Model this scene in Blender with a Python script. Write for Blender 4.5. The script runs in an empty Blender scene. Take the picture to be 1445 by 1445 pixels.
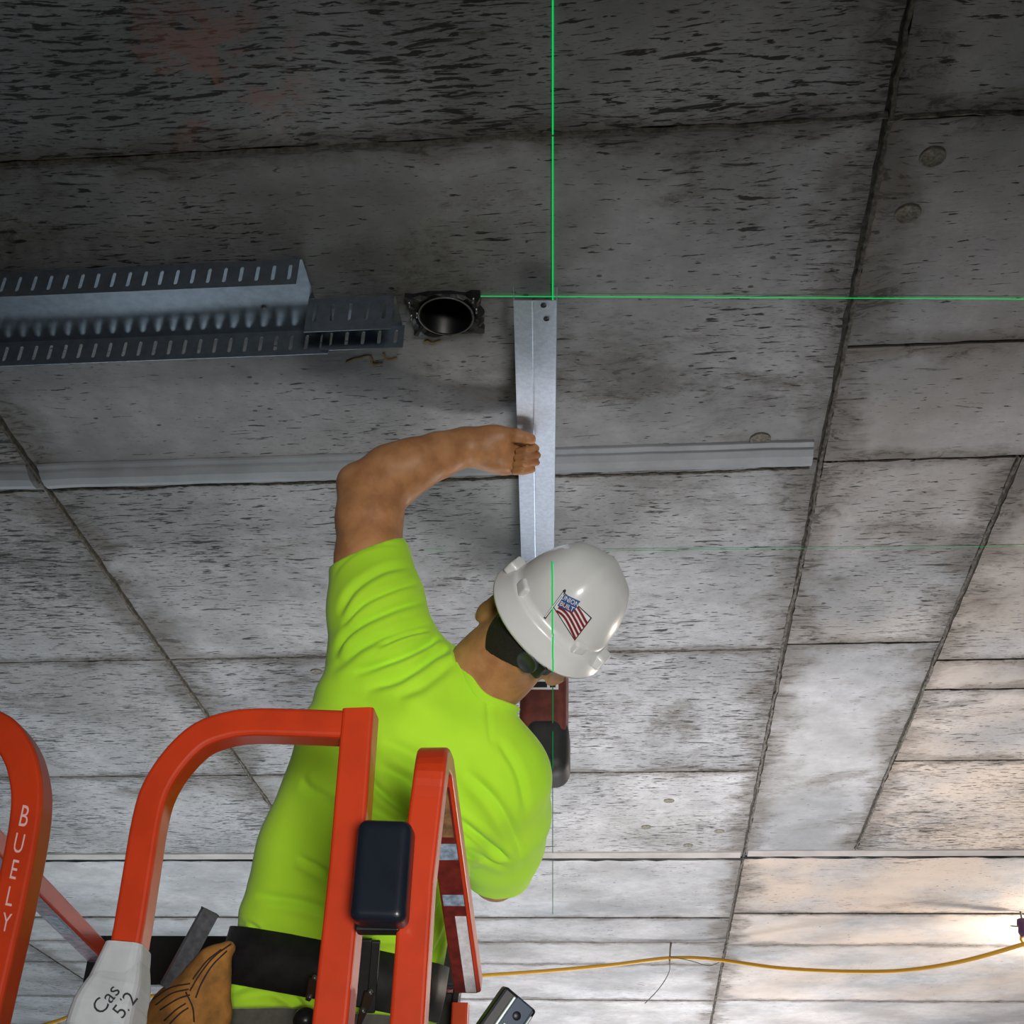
import bpy, bmesh, math, random
import numpy as np
from mathutils import Vector, Matrix
from mathutils.bvhtree import BVHTree
random.seed(7); rng = np.random.default_rng(7)
scene = bpy.context.scene
COL = scene.collection

# ---------------------------------------------------------------- camera
F_PX, CX, CY = 1800.0, 722.5, 722.5
CAM = np.array([0.0, 0.0, 1.5])
CEIL = 3.0                      # underside of the slab
_Y = np.array([192.5, -1172.5, -F_PX]); _Y /= np.linalg.norm(_Y)
_X = np.array([1, .027, 0.0]); _X[2] = -(_X[0]*_Y[0] + _X[1]*_Y[1]) / _Y[2]; _X /= np.linalg.norm(_X)
_Z = np.cross(_X, _Y)
M = np.array([_X, _Y, _Z])      # camera axes -> world axes
cd = bpy.data.cameras.new('camera'); cam = bpy.data.objects.new('camera', cd); COL.objects.link(cam)
cd.sensor_fit = 'HORIZONTAL'; cd.sensor_width = 36; cd.lens = 36 * F_PX / 1445; cd.clip_start = .05; cd.clip_end = 100
mw = Matrix([list(r) for r in M]).to_4x4(); mw.translation = Vector(CAM); cam.matrix_world = mw
scene.camera = cam

# ---------------------------------------------------------------- world, lights, exposure
scene.view_settings.view_transform = 'Standard'; scene.view_settings.look = 'None'
scene.view_settings.gamma = 1; scene.view_settings.use_curve_mapping = False
scene.view_settings.exposure = 0.0
w = bpy.data.worlds.new('world'); scene.world = w; w.use_nodes = True
w.node_tree.nodes['Background'].inputs[0].default_value = (.62, .80, 1.0, 1)
w.node_tree.nodes['Background'].inputs[1].default_value = .018
def aim(o, frm, to):
    o.location = frm; o.rotation_euler = (Vector(to) - Vector(frm)).to_track_quat('-Z', 'Y').to_euler()
def light(name, kind, frm, to, power, color, **k):
    l = bpy.data.lights.new(name, kind); l.energy = power; l.color = color
    for a, b in k.items(): setattr(l, a, b)
    o = bpy.data.objects.new(name, l); COL.objects.link(o); aim(o, frm, to); return o
light('cool_side_fill', 'AREA', (-3.6, 8.6, .8), (-.8, 4.0, 3.0), 80, (.80, .92, 1), shape='RECTANGLE', size=4.0, size_y=1.4)  # added area light, cool like daylight, fitted to the ceiling's brightness
# added uplights near the floor, fitted to the slab's brightness, without fixtures
light('fill_uplight', 'AREA', (.5, 3.7, .4), (.4, 3.8, 3.0), 37, (1, .965, .96), shape='DISK', size=1.2, spread=1.7)
light('fill_uplight', 'AREA', (.4, 7.6, .4), (.3, 7.3, 3.0), 74, (1, .96, .96), shape='DISK', size=1.5, spread=2.0)
light('fill_uplight', 'AREA', (-1.9, 5.0, .4), (-1.6, 4.4, 3.0), 19, (.86, .95, 1), shape='DISK', size=1.5, spread=1.8)
light('front_fill_spot', 'SPOT', (1.2, -2.8, .55), (-.40, 2.1, 2.10), 1280, (1, .97, .93), spot_size=math.radians(24), spot_blend=.95, shadow_soft_size=.8)  # added spot behind the camera, brightens the worker's back and the rails

# ---------------------------------------------------------------- pixel helpers (points of the place at a real distance)
def ray(px, py): return M @ np.array([(px-CX)/F_PX, -(py-CY)/F_PX, -1.0])
def P(px, py, d): return CAM + ray(px, py) * d              # d: distance along the view axis
def PY(px, py, y): r = ray(px, py); return CAM + r * (y / r[1])
def PZ(px, py, z=CEIL): r = ray(px, py); return CAM + r * ((z-CAM[2]) / r[2])
def project(pts):
    c = (np.asarray(pts) - CAM) @ M
    return np.stack([CX - F_PX*c[:, 0]/c[:, 2], CY + F_PX*c[:, 1]/c[:, 2], -c[:, 2]], 1)
def camdir(x, y, z): return M @ np.array([x, y, z], float)
S = 1.5 / 1.35

# ---------------------------------------------------------------- object helpers
def tag(o, label=None, cat=None, group=None, kind=None):
    if label: o['label'] = label
    if cat: o['category'] = cat
    if group: o['group'] = group
    if kind: o['kind'] = kind
    return o
def empty(name, loc=(0, 0, 0)):
    o = bpy.data.objects.new(name, None); o.location = loc; o.empty_display_size = .05; COL.objects.link(o); return o
def obj(name, verts, faces, mat=None, parent=None, smooth=False):
    me = bpy.data.meshes.new(name); me.from_pydata([tuple(map(float, v)) for v in verts], [], [tuple(map(int, f)) for f in faces])
    return link(name, me, mat, parent, smooth)
def link(name, me, mat=None, parent=None, smooth=False):
    me.validate(); me.update()
    o = bpy.data.objects.new(name, me); COL.objects.link(o)
    if mat: me.materials.append(mat)
    if smooth: me.polygons.foreach_set('use_smooth', [True]*len(me.polygons))
    if parent:
        o.parent = parent
        o.matrix_parent_inverse = Matrix.Translation(-Vector(parent.location)) if parent.type == 'EMPTY' else Matrix.Identity(4)
    return o
def fixn(o):
    bm = bmesh.new(); bm.from_mesh(o.data); bmesh.ops.recalc_face_normals(bm, faces=bm.faces); bm.to_mesh(o.data); bm.free(); return o
def bevel(o, w, n=2):
    m = o.modifiers.new('bevel', 'BEVEL'); m.width = w; m.segments = n; m.limit_method = 'ANGLE'; m.angle_limit = .6; return o
def solid(o, t, off=0):
    m = o.modifiers.new('thick', 'SOLIDIFY'); m.thickness = t; m.offset = off; return o
def nrm(v): v = np.asarray(v, float); return v / np.linalg.norm(v)
BOXF = [(0,1,3,2),(4,6,7,5),(0,4,5,1),(2,3,7,6),(0,2,6,4),(1,5,7,3)]
def boxv(c, ax, ay, az):
    c, ax, ay, az = map(np.asarray, (c, ax, ay, az))
    return [c + i*ax + j*ay + k*az for i in (-1, 1) for j in (-1, 1) for k in (-1, 1)]
def box(name, c, ax, ay, az, mat, parent=None, bv=0):
    o = fixn(obj(name, boxv(c, ax, ay, az), BOXF, mat, parent))
    if bv: bevel(o, bv)
    return o
def box6(name, x0, x1, y0, y1, z0, z1, mat, parent=None, bv=0):
    return box(name, ((x0+x1)/2, (y0+y1)/2, (z0+z1)/2), ((x1-x0)/2, 0, 0), (0, (y1-y0)/2, 0), (0, 0, (z1-z0)/2), mat, parent, bv)
def sweep(name, path, prof, up, mat, parent=None, closed=False, smooth=False, scale=None):
    """profile [(side, up)] swept along path; 'up' is the reference vector"""
    path = [np.asarray(p, float) for p in path]; n = len(path); k = len(prof); V = []; Fc = []
    for i in range(n):
        a = path[max(i-1, 0)] if not closed else path[i-1]; b = path[min(i+1, n-1)] if not closed else path[(i+1) % n]
        t = nrm(b - a); u = np.asarray(up[i] if isinstance(up, list) else up, float); u = nrm(u - t*np.dot(u, t)); s = np.cross(t, u)
        sc = scale[i] if scale is not None else 1
        if 0 < i < n-1 and not closed:
            c = np.dot(nrm(path[i]-path[i-1]), nrm(path[i+1]-path[i]))
        for (x, y) in prof: V.append(path[i] + s*x*sc + u*y*sc)
    m = n if closed else n-1
    for i in range(m):
        for j in range(k):
            a = i*k+j; b = i*k+(j+1) % k; c = ((i+1) % n)*k+(j+1) % k; d = ((i+1) % n)*k+j
            Fc.append((a, b, c, d))
    if not closed: Fc += [tuple(range(k))[::-1], tuple((n-1)*k+j for j in range(k))]
    return fixn(obj(name, V, Fc, mat, parent, smooth))
def circ(r, n=10): return [(r*math.cos(2*math.pi*i/n), r*math.sin(2*math.pi*i/n)) for i in range(n)]
def rrect(a, b, r, n=3):
    out = []
    for (sx, sy, t0) in ((1, 1, 0), (-1, 1, 90), (-1, -1, 180), (1, -1, 270)):
        for i in range(n+1):
            t = math.radians(t0 + 90*i/n); out.append((sx*(a-r) + r*math.cos(t), sy*(b-r) + r*math.sin(t)))
    return out
def tube(name, path, r, mat, parent=None, n=8, up=(0.13, .21, .97), scale=None):
    return sweep(name, path, circ(r, n), np.array(up), mat, parent, smooth=True, scale=scale)
def spline(pts, n=8):
    """Catmull-Rom through pts"""
    p = [np.asarray(q, float) for q in pts]; p = [2*p[0]-p[1]] + p + [2*p[-1]-p[-2]]; out = []
    for i in range(1, len(p)-2):
        for j in range(n):
            t = j/n
            out.append(.5*((2*p[i]) + (-p[i-1]+p[i+1])*t + (2*p[i-1]-5*p[i]+4*p[i+1]-p[i+2])*t*t + (-p[i-1]+3*p[i]-3*p[i+1]+p[i+2])*t**3))
    return out + [p[-2]]
def lathe(name, c, axis, prof, mat, parent=None, n=24, smooth=True):
    """prof [(radius, along axis)]"""
    ax = nrm(axis); s = nrm(np.cross(ax, (.31, .5, .8))); t = np.cross(ax, s); V = []; Fc = []; k = len(prof)
    for i in range(n):
        a = 2*math.pi*i/n
        for (r, h) in prof: V.append(np.asarray(c) + ax*h + (s*math.cos(a) + t*math.sin(a))*r)
    for i in range(n):
        for j in range(k-1): Fc.append((i*k+j, i*k+j+1, ((i+1) % n)*k+j+1, ((i+1) % n)*k+j))
    return fixn(obj(name, V, Fc, mat, parent, smooth))

# ---------------------------------------------------------------- materials
def lin(c):
    c = [x/255 for x in c]; return tuple(x/12.92 if x <= .04045 else ((x+.055)/1.055)**2.4 for x in c) + (1,)
class NT:
    def __init__(s, name):
        s.m = bpy.data.materials.new(name); s.m.use_nodes = True; s.t = s.m.node_tree; s.b = s.t.nodes['Principled BSDF']
    def n(s, kind, **k):
        nd = s.t.nodes.new(kind)
        for a, b in k.items(): setattr(nd, a, b)
        return nd
    def put(s, sock, v):
        if isinstance(v, bpy.types.NodeSocket): s.t.links.new(v, sock)
        else: sock.default_value = v
    def math(s, op, a, b=0.0, c=0.0, clamp=False):
        nd = s.n('ShaderNodeMath', operation=op, use_clamp=clamp); s.put(nd.inputs[0], a); s.put(nd.inputs[1], b); s.put(nd.inputs[2], c); return nd.outputs[0]
    def vmath(s, op, a, b=(0, 0, 0)):
        nd = s.n('ShaderNodeVectorMath', operation=op); s.put(nd.inputs[0], a); s.put(nd.inputs[1], b); return nd.outputs[0]
    def noise(s, v, scale, detail=3, rough=.55, dist=0):
        nd = s.n('ShaderNodeTexNoise'); s.put(nd.inputs['Vector'], v); nd.inputs['Scale'].default_value = scale
        nd.inputs['Detail'].default_value = detail; nd.inputs['Roughness'].default_value = rough; nd.inputs['Distortion'].default_value = dist; return nd.outputs[0]
    def ramp(s, f, lo, hi, a=0.0, b=1.0):
        nd = s.n('ShaderNodeMapRange', interpolation_type='SMOOTHSTEP'); s.put(nd.inputs[0], f)
        s.put(nd.inputs[1], lo); s.put(nd.inputs[2], hi); s.put(nd.inputs[3], a); s.put(nd.inputs[4], b); return nd.outputs[0]
    def mix(s, f, a, b, mode='MIX'):
        nd = s.n('ShaderNodeMix', data_type='RGBA', blend_type=mode); s.put(nd.inputs[0], f); s.put(nd.inputs[6], a); s.put(nd.inputs[7], b); return nd.outputs[2]
    def attr(s, name):
        nd = s.n('ShaderNodeAttribute', attribute_type='OBJECT', attribute_name=name); return nd
    def bump(s, h, strength=.3, dist=.003):
        nd = s.n('ShaderNodeBump'); nd.inputs['Strength'].default_value = strength; nd.inputs['Distance'].default_value = dist
        s.put(nd.inputs['Height'], h); s.put(s.b.inputs['Normal'], nd.outputs[0])
    def sep(s, v): nd = s.n('ShaderNodeSeparateXYZ'); s.put(nd.inputs[0], v); return nd.outputs
def plain(name, rgb, rough=.6, metal=0, spec=.5, noise=0, scale=40, bump=0, coat=0):
    m = NT(name); c = lin(rgb); m.b.inputs['Roughness'].default_value = rough; m.b.inputs['Metallic'].default_value = metal
    m.b.inputs['Specular IOR Level'].default_value = spec; m.b.inputs['Coat Weight'].default_value = coat
    if noise:
        g = m.n('ShaderNodeNewGeometry'); f = m.noise(g.outputs['Position'], scale, 5, .6)
        d = tuple(x*(1-noise) for x in c[:3]) + (1,); e = tuple(min(1, x*(1+noise*.5)) for x in c[:3]) + (1,)
        m.put(m.b.inputs['Base Color'], m.mix(m.ramp(f, .3, .7), d, e))
        if bump: m.bump(f, bump, .002)
    else: m.b.inputs['Base Color'].default_value = c
    return m.m
def emit(name, rgb, s):
    m = NT(name); m.b.inputs['Base Color'].default_value = (0, 0, 0, 1); m.b.inputs['Emission Color'].default_value = lin(rgb); m.b.inputs['Emission Strength'].default_value = s
    m.b.inputs['Specular IOR Level'].default_value = 0; return m.m

def concrete_mat():
    m = NT('board_marked_concrete'); g = m.n('ShaderNodeNewGeometry'); oi = m.n('ShaderNodeObjectInfo')
    pos = g.outputs['Position']
    off = m.n('ShaderNodeCombineXYZ'); m.put(off.inputs[0], m.math('MULTIPLY', oi.outputs['Random'], 37.)); m.put(off.inputs[1], m.math('MULTIPLY', oi.outputs['Random'], 91.))
    p = m.vmath('ADD', pos, off.outputs[0])
    warp = m.noise(p, 2.2, 2); wv = m.n('ShaderNodeCombineXYZ'); m.put(wv.inputs[1], m.math('MULTIPLY', warp, .05))
    pw = m.vmath('ADD', p, wv.outputs[0])
    streak = m.attr('streak').outputs['Fac']; tone = m.attr('tone').outputs['Fac']; warm = m.attr('warm').outputs['Fac']; stain_dim = m.attr('stain_dim').outputs['Fac']
    # base mottling
    base = m.mix(m.ramp(m.noise(p, 2.6, 5, .6), .32, .68), lin((122, 125, 128)), lin((164, 166, 170)))
    base = m.mix(m.ramp(m.noise(p, 22, 6, .7), .25, .75, 0, .45), base, lin((110, 110, 110)))
    base = m.mix(m.math('MULTIPLY', warm, m.ramp(m.noise(p, 1.7, 4, .6), .3, .65)), base, lin((184, 168, 153)))
    # short grain-following voids
    s1 = m.noise(m.vmath('MULTIPLY', pw, (1, 5.6, 1)), 26, 3, .55, .35)
    s2 = m.noise(m.vmath('MULTIPLY', pw, (1, 7.5, 1)), 11, 4, .6, .6)
    s3 = m.noise(m.vmath('MULTIPLY', pw, (1, 6, 1)), 60, 2, .5, .2)
    dens = m.noise(p, 3.1, 3, .6)
    thr = m.math('SUBTRACT', .712, m.math('ADD', m.math('MULTIPLY', streak, .16), m.math('MULTIPLY', m.math('SUBTRACT', dens, .5), .22)))
    k1 = m.ramp(s1, thr, m.math('ADD', thr, .045))
    k2 = m.ramp(s2, m.math('ADD', thr, .0), m.math('ADD', thr, .06))
    k3 = m.math('MULTIPLY', m.ramp(s3, thr, m.math('ADD', thr, .05)), .4)
    k = m.math('MAXIMUM', m.math('MAXIMUM', k1, k2), k3)
    # round pits
    vo = m.n('ShaderNodeTexVoronoi'); m.put(vo.inputs['Vector'], m.vmath('MULTIPLY', pw, (1, 1.5, 1))); vo.inputs['Scale'].default_value = 20
    pit = m.math('MULTIPLY', m.ramp(vo.outputs['Distance'], .07, .12, 1, 0), m.ramp(m.noise(p, 5, 2), .52, .6))
    # dirt patches (in the near rows part painted dimness), and along the joints
    xyz = m.sep(pos); lo = m.sep(m.attr('lo').outputs['Vector']); hi = m.sep(m.attr('hi').outputs['Vector'])
    ex = m.math('MINIMUM', m.math('SUBTRACT', xyz[0], lo[0]), m.math('SUBTRACT', hi[0], xyz[0]))
    ey = m.math('MINIMUM', m.math('SUBTRACT', xyz[1], lo[1]), m.math('SUBTRACT', hi[1], xyz[1]))
    ed = m.math('MINIMUM', m.math('MULTIPLY', ex, .8), m.math('MULTIPLY', ey, 1.5))
    edge = m.ramp(m.math('ADD', ed, m.math('MULTIPLY', m.math('SUBTRACT', m.noise(p, 6, 4, .65), .5), .24)), .0, .085, 1, 0)
    dn = m.noise(m.vmath('MULTIPLY', p, (.8, 1.3, 1)), 2.4, 9, .74, .35)
    dirt_dim = m.math('MULTIPLY', m.ramp(dn, .53, .66), stain_dim)
    dk = m.math('MAXIMUM', m.math('MULTIPLY', edge, .72), dirt_dim, clamp=True)
    col = m.mix(m.math('MULTIPLY', dk, .85), base, lin((78, 70, 60)))
    vein = m.noise(m.vmath('MULTIPLY', pw, (1, 3, 1)), 9, 8, .75, 2.0)
    col = m.mix(m.math('MULTIPLY', dk, m.ramp(vein, .5, .6)), col, lin((48, 44, 38)))
    col = m.mix(m.math('MULTIPLY', k, .92), col, lin((32, 30, 27)))
    col = m.mix(m.math('MULTIPLY', pit, .8), col, lin((50, 47, 43)))
    rust = m.attr('rust').outputs['Fac']
    dd_ = m.n('ShaderNodeVectorMath', operation='DISTANCE'); m.put(dd_.inputs[0], pos); dd_.inputs[1].default_value = tuple(PZ(300, 110))
    rust = m.math('MULTIPLY', rust, m.ramp(dd_.outputs['Value'], .04, .2, 1, 0))
    rp = m.math('MULTIPLY', m.math('MULTIPLY', rust, m.ramp(m.noise(p, 9, 6, .7, 1.), .52, .62)), 1.0)
    col = m.mix(m.math('MULTIPLY', rp, .6), col, lin((160, 116, 106)))
    t = m.n('ShaderNodeVectorMath', operation='SCALE'); m.put(t.inputs[0], col); m.put(t.inputs['Scale'], tone)
    m.put(m.b.inputs['Base Color'], t.outputs[0])
    m.b.inputs['Roughness'].default_value = .78; m.b.inputs['Specular IOR Level'].default_value = .3
    h = m.math('SUBTRACT', m.math('MULTIPLY', m.noise(m.vmath('MULTIPLY', pw, (1, 3, 1)), 40, 5, .65), .6), m.math('MAXIMUM', k, pit))
    m.bump(h, .5, .004)
    return m.m
CONC = concrete_mat()
SEAM = plain('dirty_joint', (62, 58, 52), .95, noise=.6, scale=70, bump=.6)
FIN = plain('grout_fin', (88, 84, 77), .9, noise=.55, scale=90, bump=.6)
BEAD = plain('smooth_bead', (136, 141, 147), .6, noise=.18, scale=9)
GALV = plain('galvanised_steel', (118, 130, 142), .38, .7, noise=.16, scale=60)
GALV_B = plain('bright_galvanised_steel', (206, 218, 236), .38, .7, noise=.12, scale=130)
BLACKT = plain('tarred_black', (22, 23, 24), .5, noise=.5, scale=60, bump=.8)
BLACK = plain('black_plastic', (20, 22, 26), .42)
STEEL = plain('worn_steel', (150, 150, 150), .35, .9)
ORANGE = plain('orange_paint', (196, 58, 20), .42, noise=.12, scale=14, coat=.15)
MAROON = plain('worn_maroon_paint', (110, 34, 26), .55, noise=.4, scale=60)
WHITE_T = plain('white_tape', (196, 200, 204), .75, noise=.1, scale=25, bump=.2)
LASER = emit('green_laser_light', (12, 196, 92), 1.0)
LASER2 = emit('faint_green_laser_light', (70, 190, 120), .55)

# ---------------------------------------------------------------- building: ceiling panels, joints, floor
SLEEVE_C = PZ(630, 440); SLEEVE_R = .048
bm = bmesh.new(); zb_, zt_ = CEIL+.006, CEIL+.30
lo_ = [bm.verts.new((x, y, zb_)) for x, y in ((-9, -4), (9, -4), (9, 15), (-9, 15))]; hi_ = [bm.verts.new((v.co.x, v.co.y, zt_)) for v in lo_]
rg = [bm.verts.new((SLEEVE_C[0]+.051*math.cos(math.pi*i/16), SLEEVE_C[1]+.051*math.sin(math.pi*i/16), zb_)) for i in range(32)]
es = [bm.edges.new((lo_[i], lo_[(i+1) % 4])) for i in range(4)] + [bm.edges.new((rg[i], rg[(i+1) % 32])) for i in range(32)]
bmesh.ops.triangle_fill(bm, use_beauty=True, use_dissolve=False, edges=es)
for f in list(bm.faces):
    if all(v in rg for v in f.verts): bm.faces.remove(f)
for i in range(4): bm.faces.new((lo_[i], lo_[(i+1) % 4], hi_[(i+1) % 4], hi_[i]))
bm.faces.new(hi_); bmesh.ops.recalc_face_normals(bm, faces=bm.faces); me = bpy.data.meshes.new('ceiling'); bm.to_mesh(me); bm.free()
ceiling = link('ceiling', me, SEAM); tag(ceiling, 'board-marked concrete slab ceiling cast in rectangular panels', 'ceiling', kind='structure')
floor = box6('floor', -9, 9, -4, 15, -.2, 0, plain('floor_concrete', (120, 118, 114), .8, noise=.25, scale=3)); tag(floor, 'bare grey concrete floor slab', 'floor', kind='structure')
def panel(x0, x1, y0, y1, streak=.5, tone=1., warm=.05, stain_dim=.35, rust=0., gap=.0038, hole=None, z=None):
    z = CEIL + rng.uniform(0, .0018) if z is None else z
    g = gap; h_ = .0068; cs = [(x0+h_, y0+g), (x1-h_, y0+g), (x1-h_, y1-g), (x0+h_, y1-g)]; out = []
    for i in range(4):
        a, b = np.array(cs[i]), np.array(cs[(i+1) % 4]); n = max(2, int(np.linalg.norm(b-a)/.03)); nn = np.array([-(b-a)[1], (b-a)[0]])/np.linalg.norm(b-a)
        for j in range(n):
            q = a + (b-a)*j/n + (nn*rng.normal(0, .0012) if j else 0); out.append(q)
    n = len(out); V = [(q[0], q[1], z) for q in out] + [(q[0], q[1], CEIL+.02) for q in out]
    sides = [(i, (i+1) % n, n+(i+1) % n, n+i) for i in range(n)]
    if hole is None: o = obj('concrete_panel', V, [tuple(range(n))[::-1]] + sides, CONC, ceiling)
    else:
        c, r = hole; k = 40; ring = [(c[0]+r*math.cos(2*math.pi*i/k), c[1]+r*math.sin(2*math.pi*i/k)) for i in range(k)]
        bm = bmesh.new(); vo = [bm.verts.new((q[0], q[1], z)) for q in out]; vr = [bm.verts.new((q[0], q[1], z)) for q in ring]
        es = [bm.edges.new((vo[i], vo[(i+1) % n])) for i in range(n)] + [bm.edges.new((vr[i], vr[(i+1) % k])) for i in range(k)]
        bmesh.ops.triangle_fill(bm, use_beauty=True, use_dissolve=False, edges=es)
        vt = [bm.verts.new((q[0], q[1], CEIL+.02)) for q in out]
        for i in range(n): bm.faces.new((vo[i], vo[(i+1) % n], vt[(i+1) % n], vt[i]))
        for f in list(bm.faces):
            if all(v in vr for v in f.verts): bm.faces.remove(f)
        me = bpy.data.meshes.new('concrete_panel'); bm.to_mesh(me); bm.free(); o = link('concrete_panel', me, CONC, ceiling)
    o['streak'] = float(streak); o['tone'] = float(tone); o['warm'] = float(warm); o['stain_dim'] = float(stain_dim); o['rust'] = float(rust)
    o['lo'] = (x0, y0, 0.); o['hi'] = (x1, y1, 0.)
    return o
X = {k: v*S for k, v in dict(a=-5.50, b=-4.04, c=-2.57, L1=-1.108, L2=.354, L3=.706, d=2.17, e=3.63, f=5.1).items()}
ys = [v*S for v in (-2.70, -1.93, -1.16, -.39, .38, 1.152, 1.925, 2.685, 3.435, 4.19, 4.92, 5.27, 5.63, 6.31, 7.0, 7.7, 8.4, 9.1, 9.9, 10.7, 11.5, 12.3)]
# main column (between the long joints L1 and L2)
for i in range(len(ys)-1):
    s, t, w_, st, ru = .55, 1., .03, .35, 0
    if i == 4: s, st, ru = .85, .5, 1.  # near rows: stain raised, part real dirt, part dimness painted into the colour
    if i == 5: s, st = .5, .6
    if i == 6: s, st = .62, .3
    if i == 7: s, st, t = .75, .7, .95
    if i == 8: s, st, w_, t = .7, .45, .12, 1.05
    if i > 8: s, st, w_, t = .3, .15, .1, 1.2
    panel(X['L1'], X['L2'], ys[i], ys[i+1], s, t, w_, st, ru, hole=(SLEEVE_C, SLEEVE_R+.004) if i == 5 else None, gap=.020 if i == 9 else .0038)
# left of L1
for i in range(len(ys)-1):
    panel(X['c'], X['L1'], ys[i], ys[i+1], .8 if i < 9 else .3, .95 if i < 9 else 1.15, .1, .7 if i < 9 else .2, gap=.020 if i == 9 else .0038)
    panel(X['b'], X['c'], ys[i], ys[i+1], .6, 1., .1, .4)
    if i % 2 == 0: panel(X['a'], X['b'], ys[i], ys[min(i+2, len(ys)-1)], .6, 1., .1, .4)
# right of L2
yr = {k: v*S for k, v in dict(a=1.157, b=1.615, c=1.935, d=2.66, e=4.175).items()}
panel(X['L2'], X['d'], ys[4], yr['a'], .6, .9, .1, .9)
for i in range(4): panel(X['L2'], X['d'], ys[i], ys[i+1], .6, .9, .1, .9)
panel(X['L2'], X['d'], yr['a'], yr['b'], .35, .9, .25, 1.)
panel(X['L2'], X['d'], yr['b'], yr['c'], .3, 1.02, .2, .35)
panel(X['L2'], X['L3'], yr['c'], yr['d'], .62, 1., .3, .5)
panel(X['L2'], X['L3'], yr['d'], yr['e'], .25, .98, .08, .55)
q = [yr['c'], 2.755*S, 2.915*S, 3.37*S, yr['e']]
for i in range(4): panel(X['L3'], X['d'], q[i], q[i+1], (.5, .2, .6, .85)[i], 1., (.4, .5, .6, .8)[i], (.7, .3, .7, .5)[i])
y2 = [yr['e']] + [v*S for v in (4.86, 5.30, 6.29, 7.0, 7.7, 8.4, 9.1, 9.9, 10.7, 11.5, 12.3)]
for i in range(len(y2)-1): panel(X['L2'], X['d'], y2[i], y2[i+1], .4 if i == 0 else .12, 1.0 if i == 0 else 1.15, (.9, .7, .5, .2)[min(i, 3)], .3 if i == 0 else .1, gap=.020 if i == 0 else .0038)
for i in range(len(ys)-1):
    panel(X['d'], X['e'], ys[i], ys[i+1], .4, 1.1, .3, .3)
    if i % 2 == 0: panel(X['e'], X['f'], ys[i], ys[min(i+2, len(ys)-1)], .4, 1.1, .3, .3)
def fin(a, b, wd, ht, name='joint_fin', mat=FIN, step=.012, low=.25):
    a, b = np.array(a, float), np.array(b, float); L = np.linalg.norm(b-a); n = max(8, int(L/step)); t = (b-a)/L; s = np.array([-t[1], t[0]]); V = []; Fc = []
    jw = np.cumsum(rng.normal(0, .0012, n+1)); jw -= np.linspace(jw[0], jw[-1], n+1); jw = np.clip(jw, -.005, .005)
    for i in range(n+1):
        c = a + (b-a)*i/n + s*jw[i]; w1 = wd*(.6+.8*rng.random()); h1 = ht*(low+(1.35-low)*rng.random())
        for (u, z) in ((-1, .012), (-.6, h1*-.2), (-.1, -h1), (.45, -h1*.5*rng.random()), (1, .012)):
            V.append((c[0]+s[0]*w1*u, c[1]+s[1]*w1*u, CEIL+z))
    for i in range(n):
        for j in range(4): Fc.append((i*5+j, i*5+j+1, i*5+6+j, i*5+5+j))
    return fixn(obj(name, V, Fc, mat, ceiling))
fin((X['L2'], .3), (X['L2'], yr['c']), .0058, .003); fin((X['L2'], yr['c']), (X['L2'], ys[9]), .0058, .003); fin((X['L2'], ys[9]), (X['L2'], 7.), .0058, .003)
fin((X['L1'], .9), (X['L1'], ys[9]), .0058, .003); fin((X['L3'], yr['c']), (X['L3'], yr['e']), .0058, .003)
fin((-1.4, ys[5]), (X['L2'], ys[5]), .006, .004); fin((X['L2'], yr['a']), (1.4, yr['a']), .006, .004)
fin((X['L1'], ys[7]), (X['L2'], ys[7]), .005, .002); fin((X['L1'], ys[8]), (X['L2'], ys[8]), .005, .002)
def bead(x0, x1, yc, prof, name='cast_bead', mat=BEAD):
    n = max(4, int((x1-x0)/.04)); V = []; Fc = []; k = len(prof)
    for i in range(n+1):
        x = x0+(x1-x0)*i/n; j = rng.normal(0, .0008)
        for (y, z) in prof: V.append((x, yc+y+j, CEIL+z))
    for i in range(n):
        for j in range(k-1): Fc.append((i*k+j, i*k+j+1, (i+1)*k+j+1, (i+1)*k+j))
    Fc += [tuple(range(k)), tuple(n*k+j for j in range(k))]
    o = fixn(obj(name, V, Fc, mat, ceiling)); bevel(o, .001); return o
PB = [(-.045, .004), (-.043, -.003), (-.030, -.006), (-.028, -.010), (-.012, -.016), (.008, -.018), (.024, -.014), (.034, -.006), (.038, .004)]
bead(X['L1']+.012, X['L2']-.02, 1.905*S, PB); bead(X['c'], X['L1']-.012, 1.905*S, PB)
fin((X['L1']+.01, 1.905*S+.053), (X['L2']-.02, 1.905*S+.053), .007, .004)
fin((X['c'], 1.905*S+.053), (X['L1']-.01, 1.905*S+.053), .007, .004)
PE = [(-.058, .004), (-.054, -.004), (-.014, -.007), (-.004, -.007), (.002, .004)]
BEAD_E = plain('pale_bead', (150, 145, 142), .7, noise=.2, scale=9)
for (x0, x1, yy) in ((X['L1']+.012, X['L2']-.012, ys[9]-.006), (X['L2']+.012, X['d'], yr['e']-.006), (X['c'], X['L1']-.012, ys[9]-.006)): bead(x0, x1, yy, PE, mat=BEAD_E)
for (x0, x1, yy) in ((X['L1'], X['L2'], ys[9]+.012), (X['L2'], X['d'], yr['e']+.012), (X['c'], X['L1'], ys[9]+.012)): fin((x0, yy), (x1, yy), .009, .008, 'joint_shade_strip', BLACKT, .045, .75)  # black strips painted in for the shaded gap behind the pale bead
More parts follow.
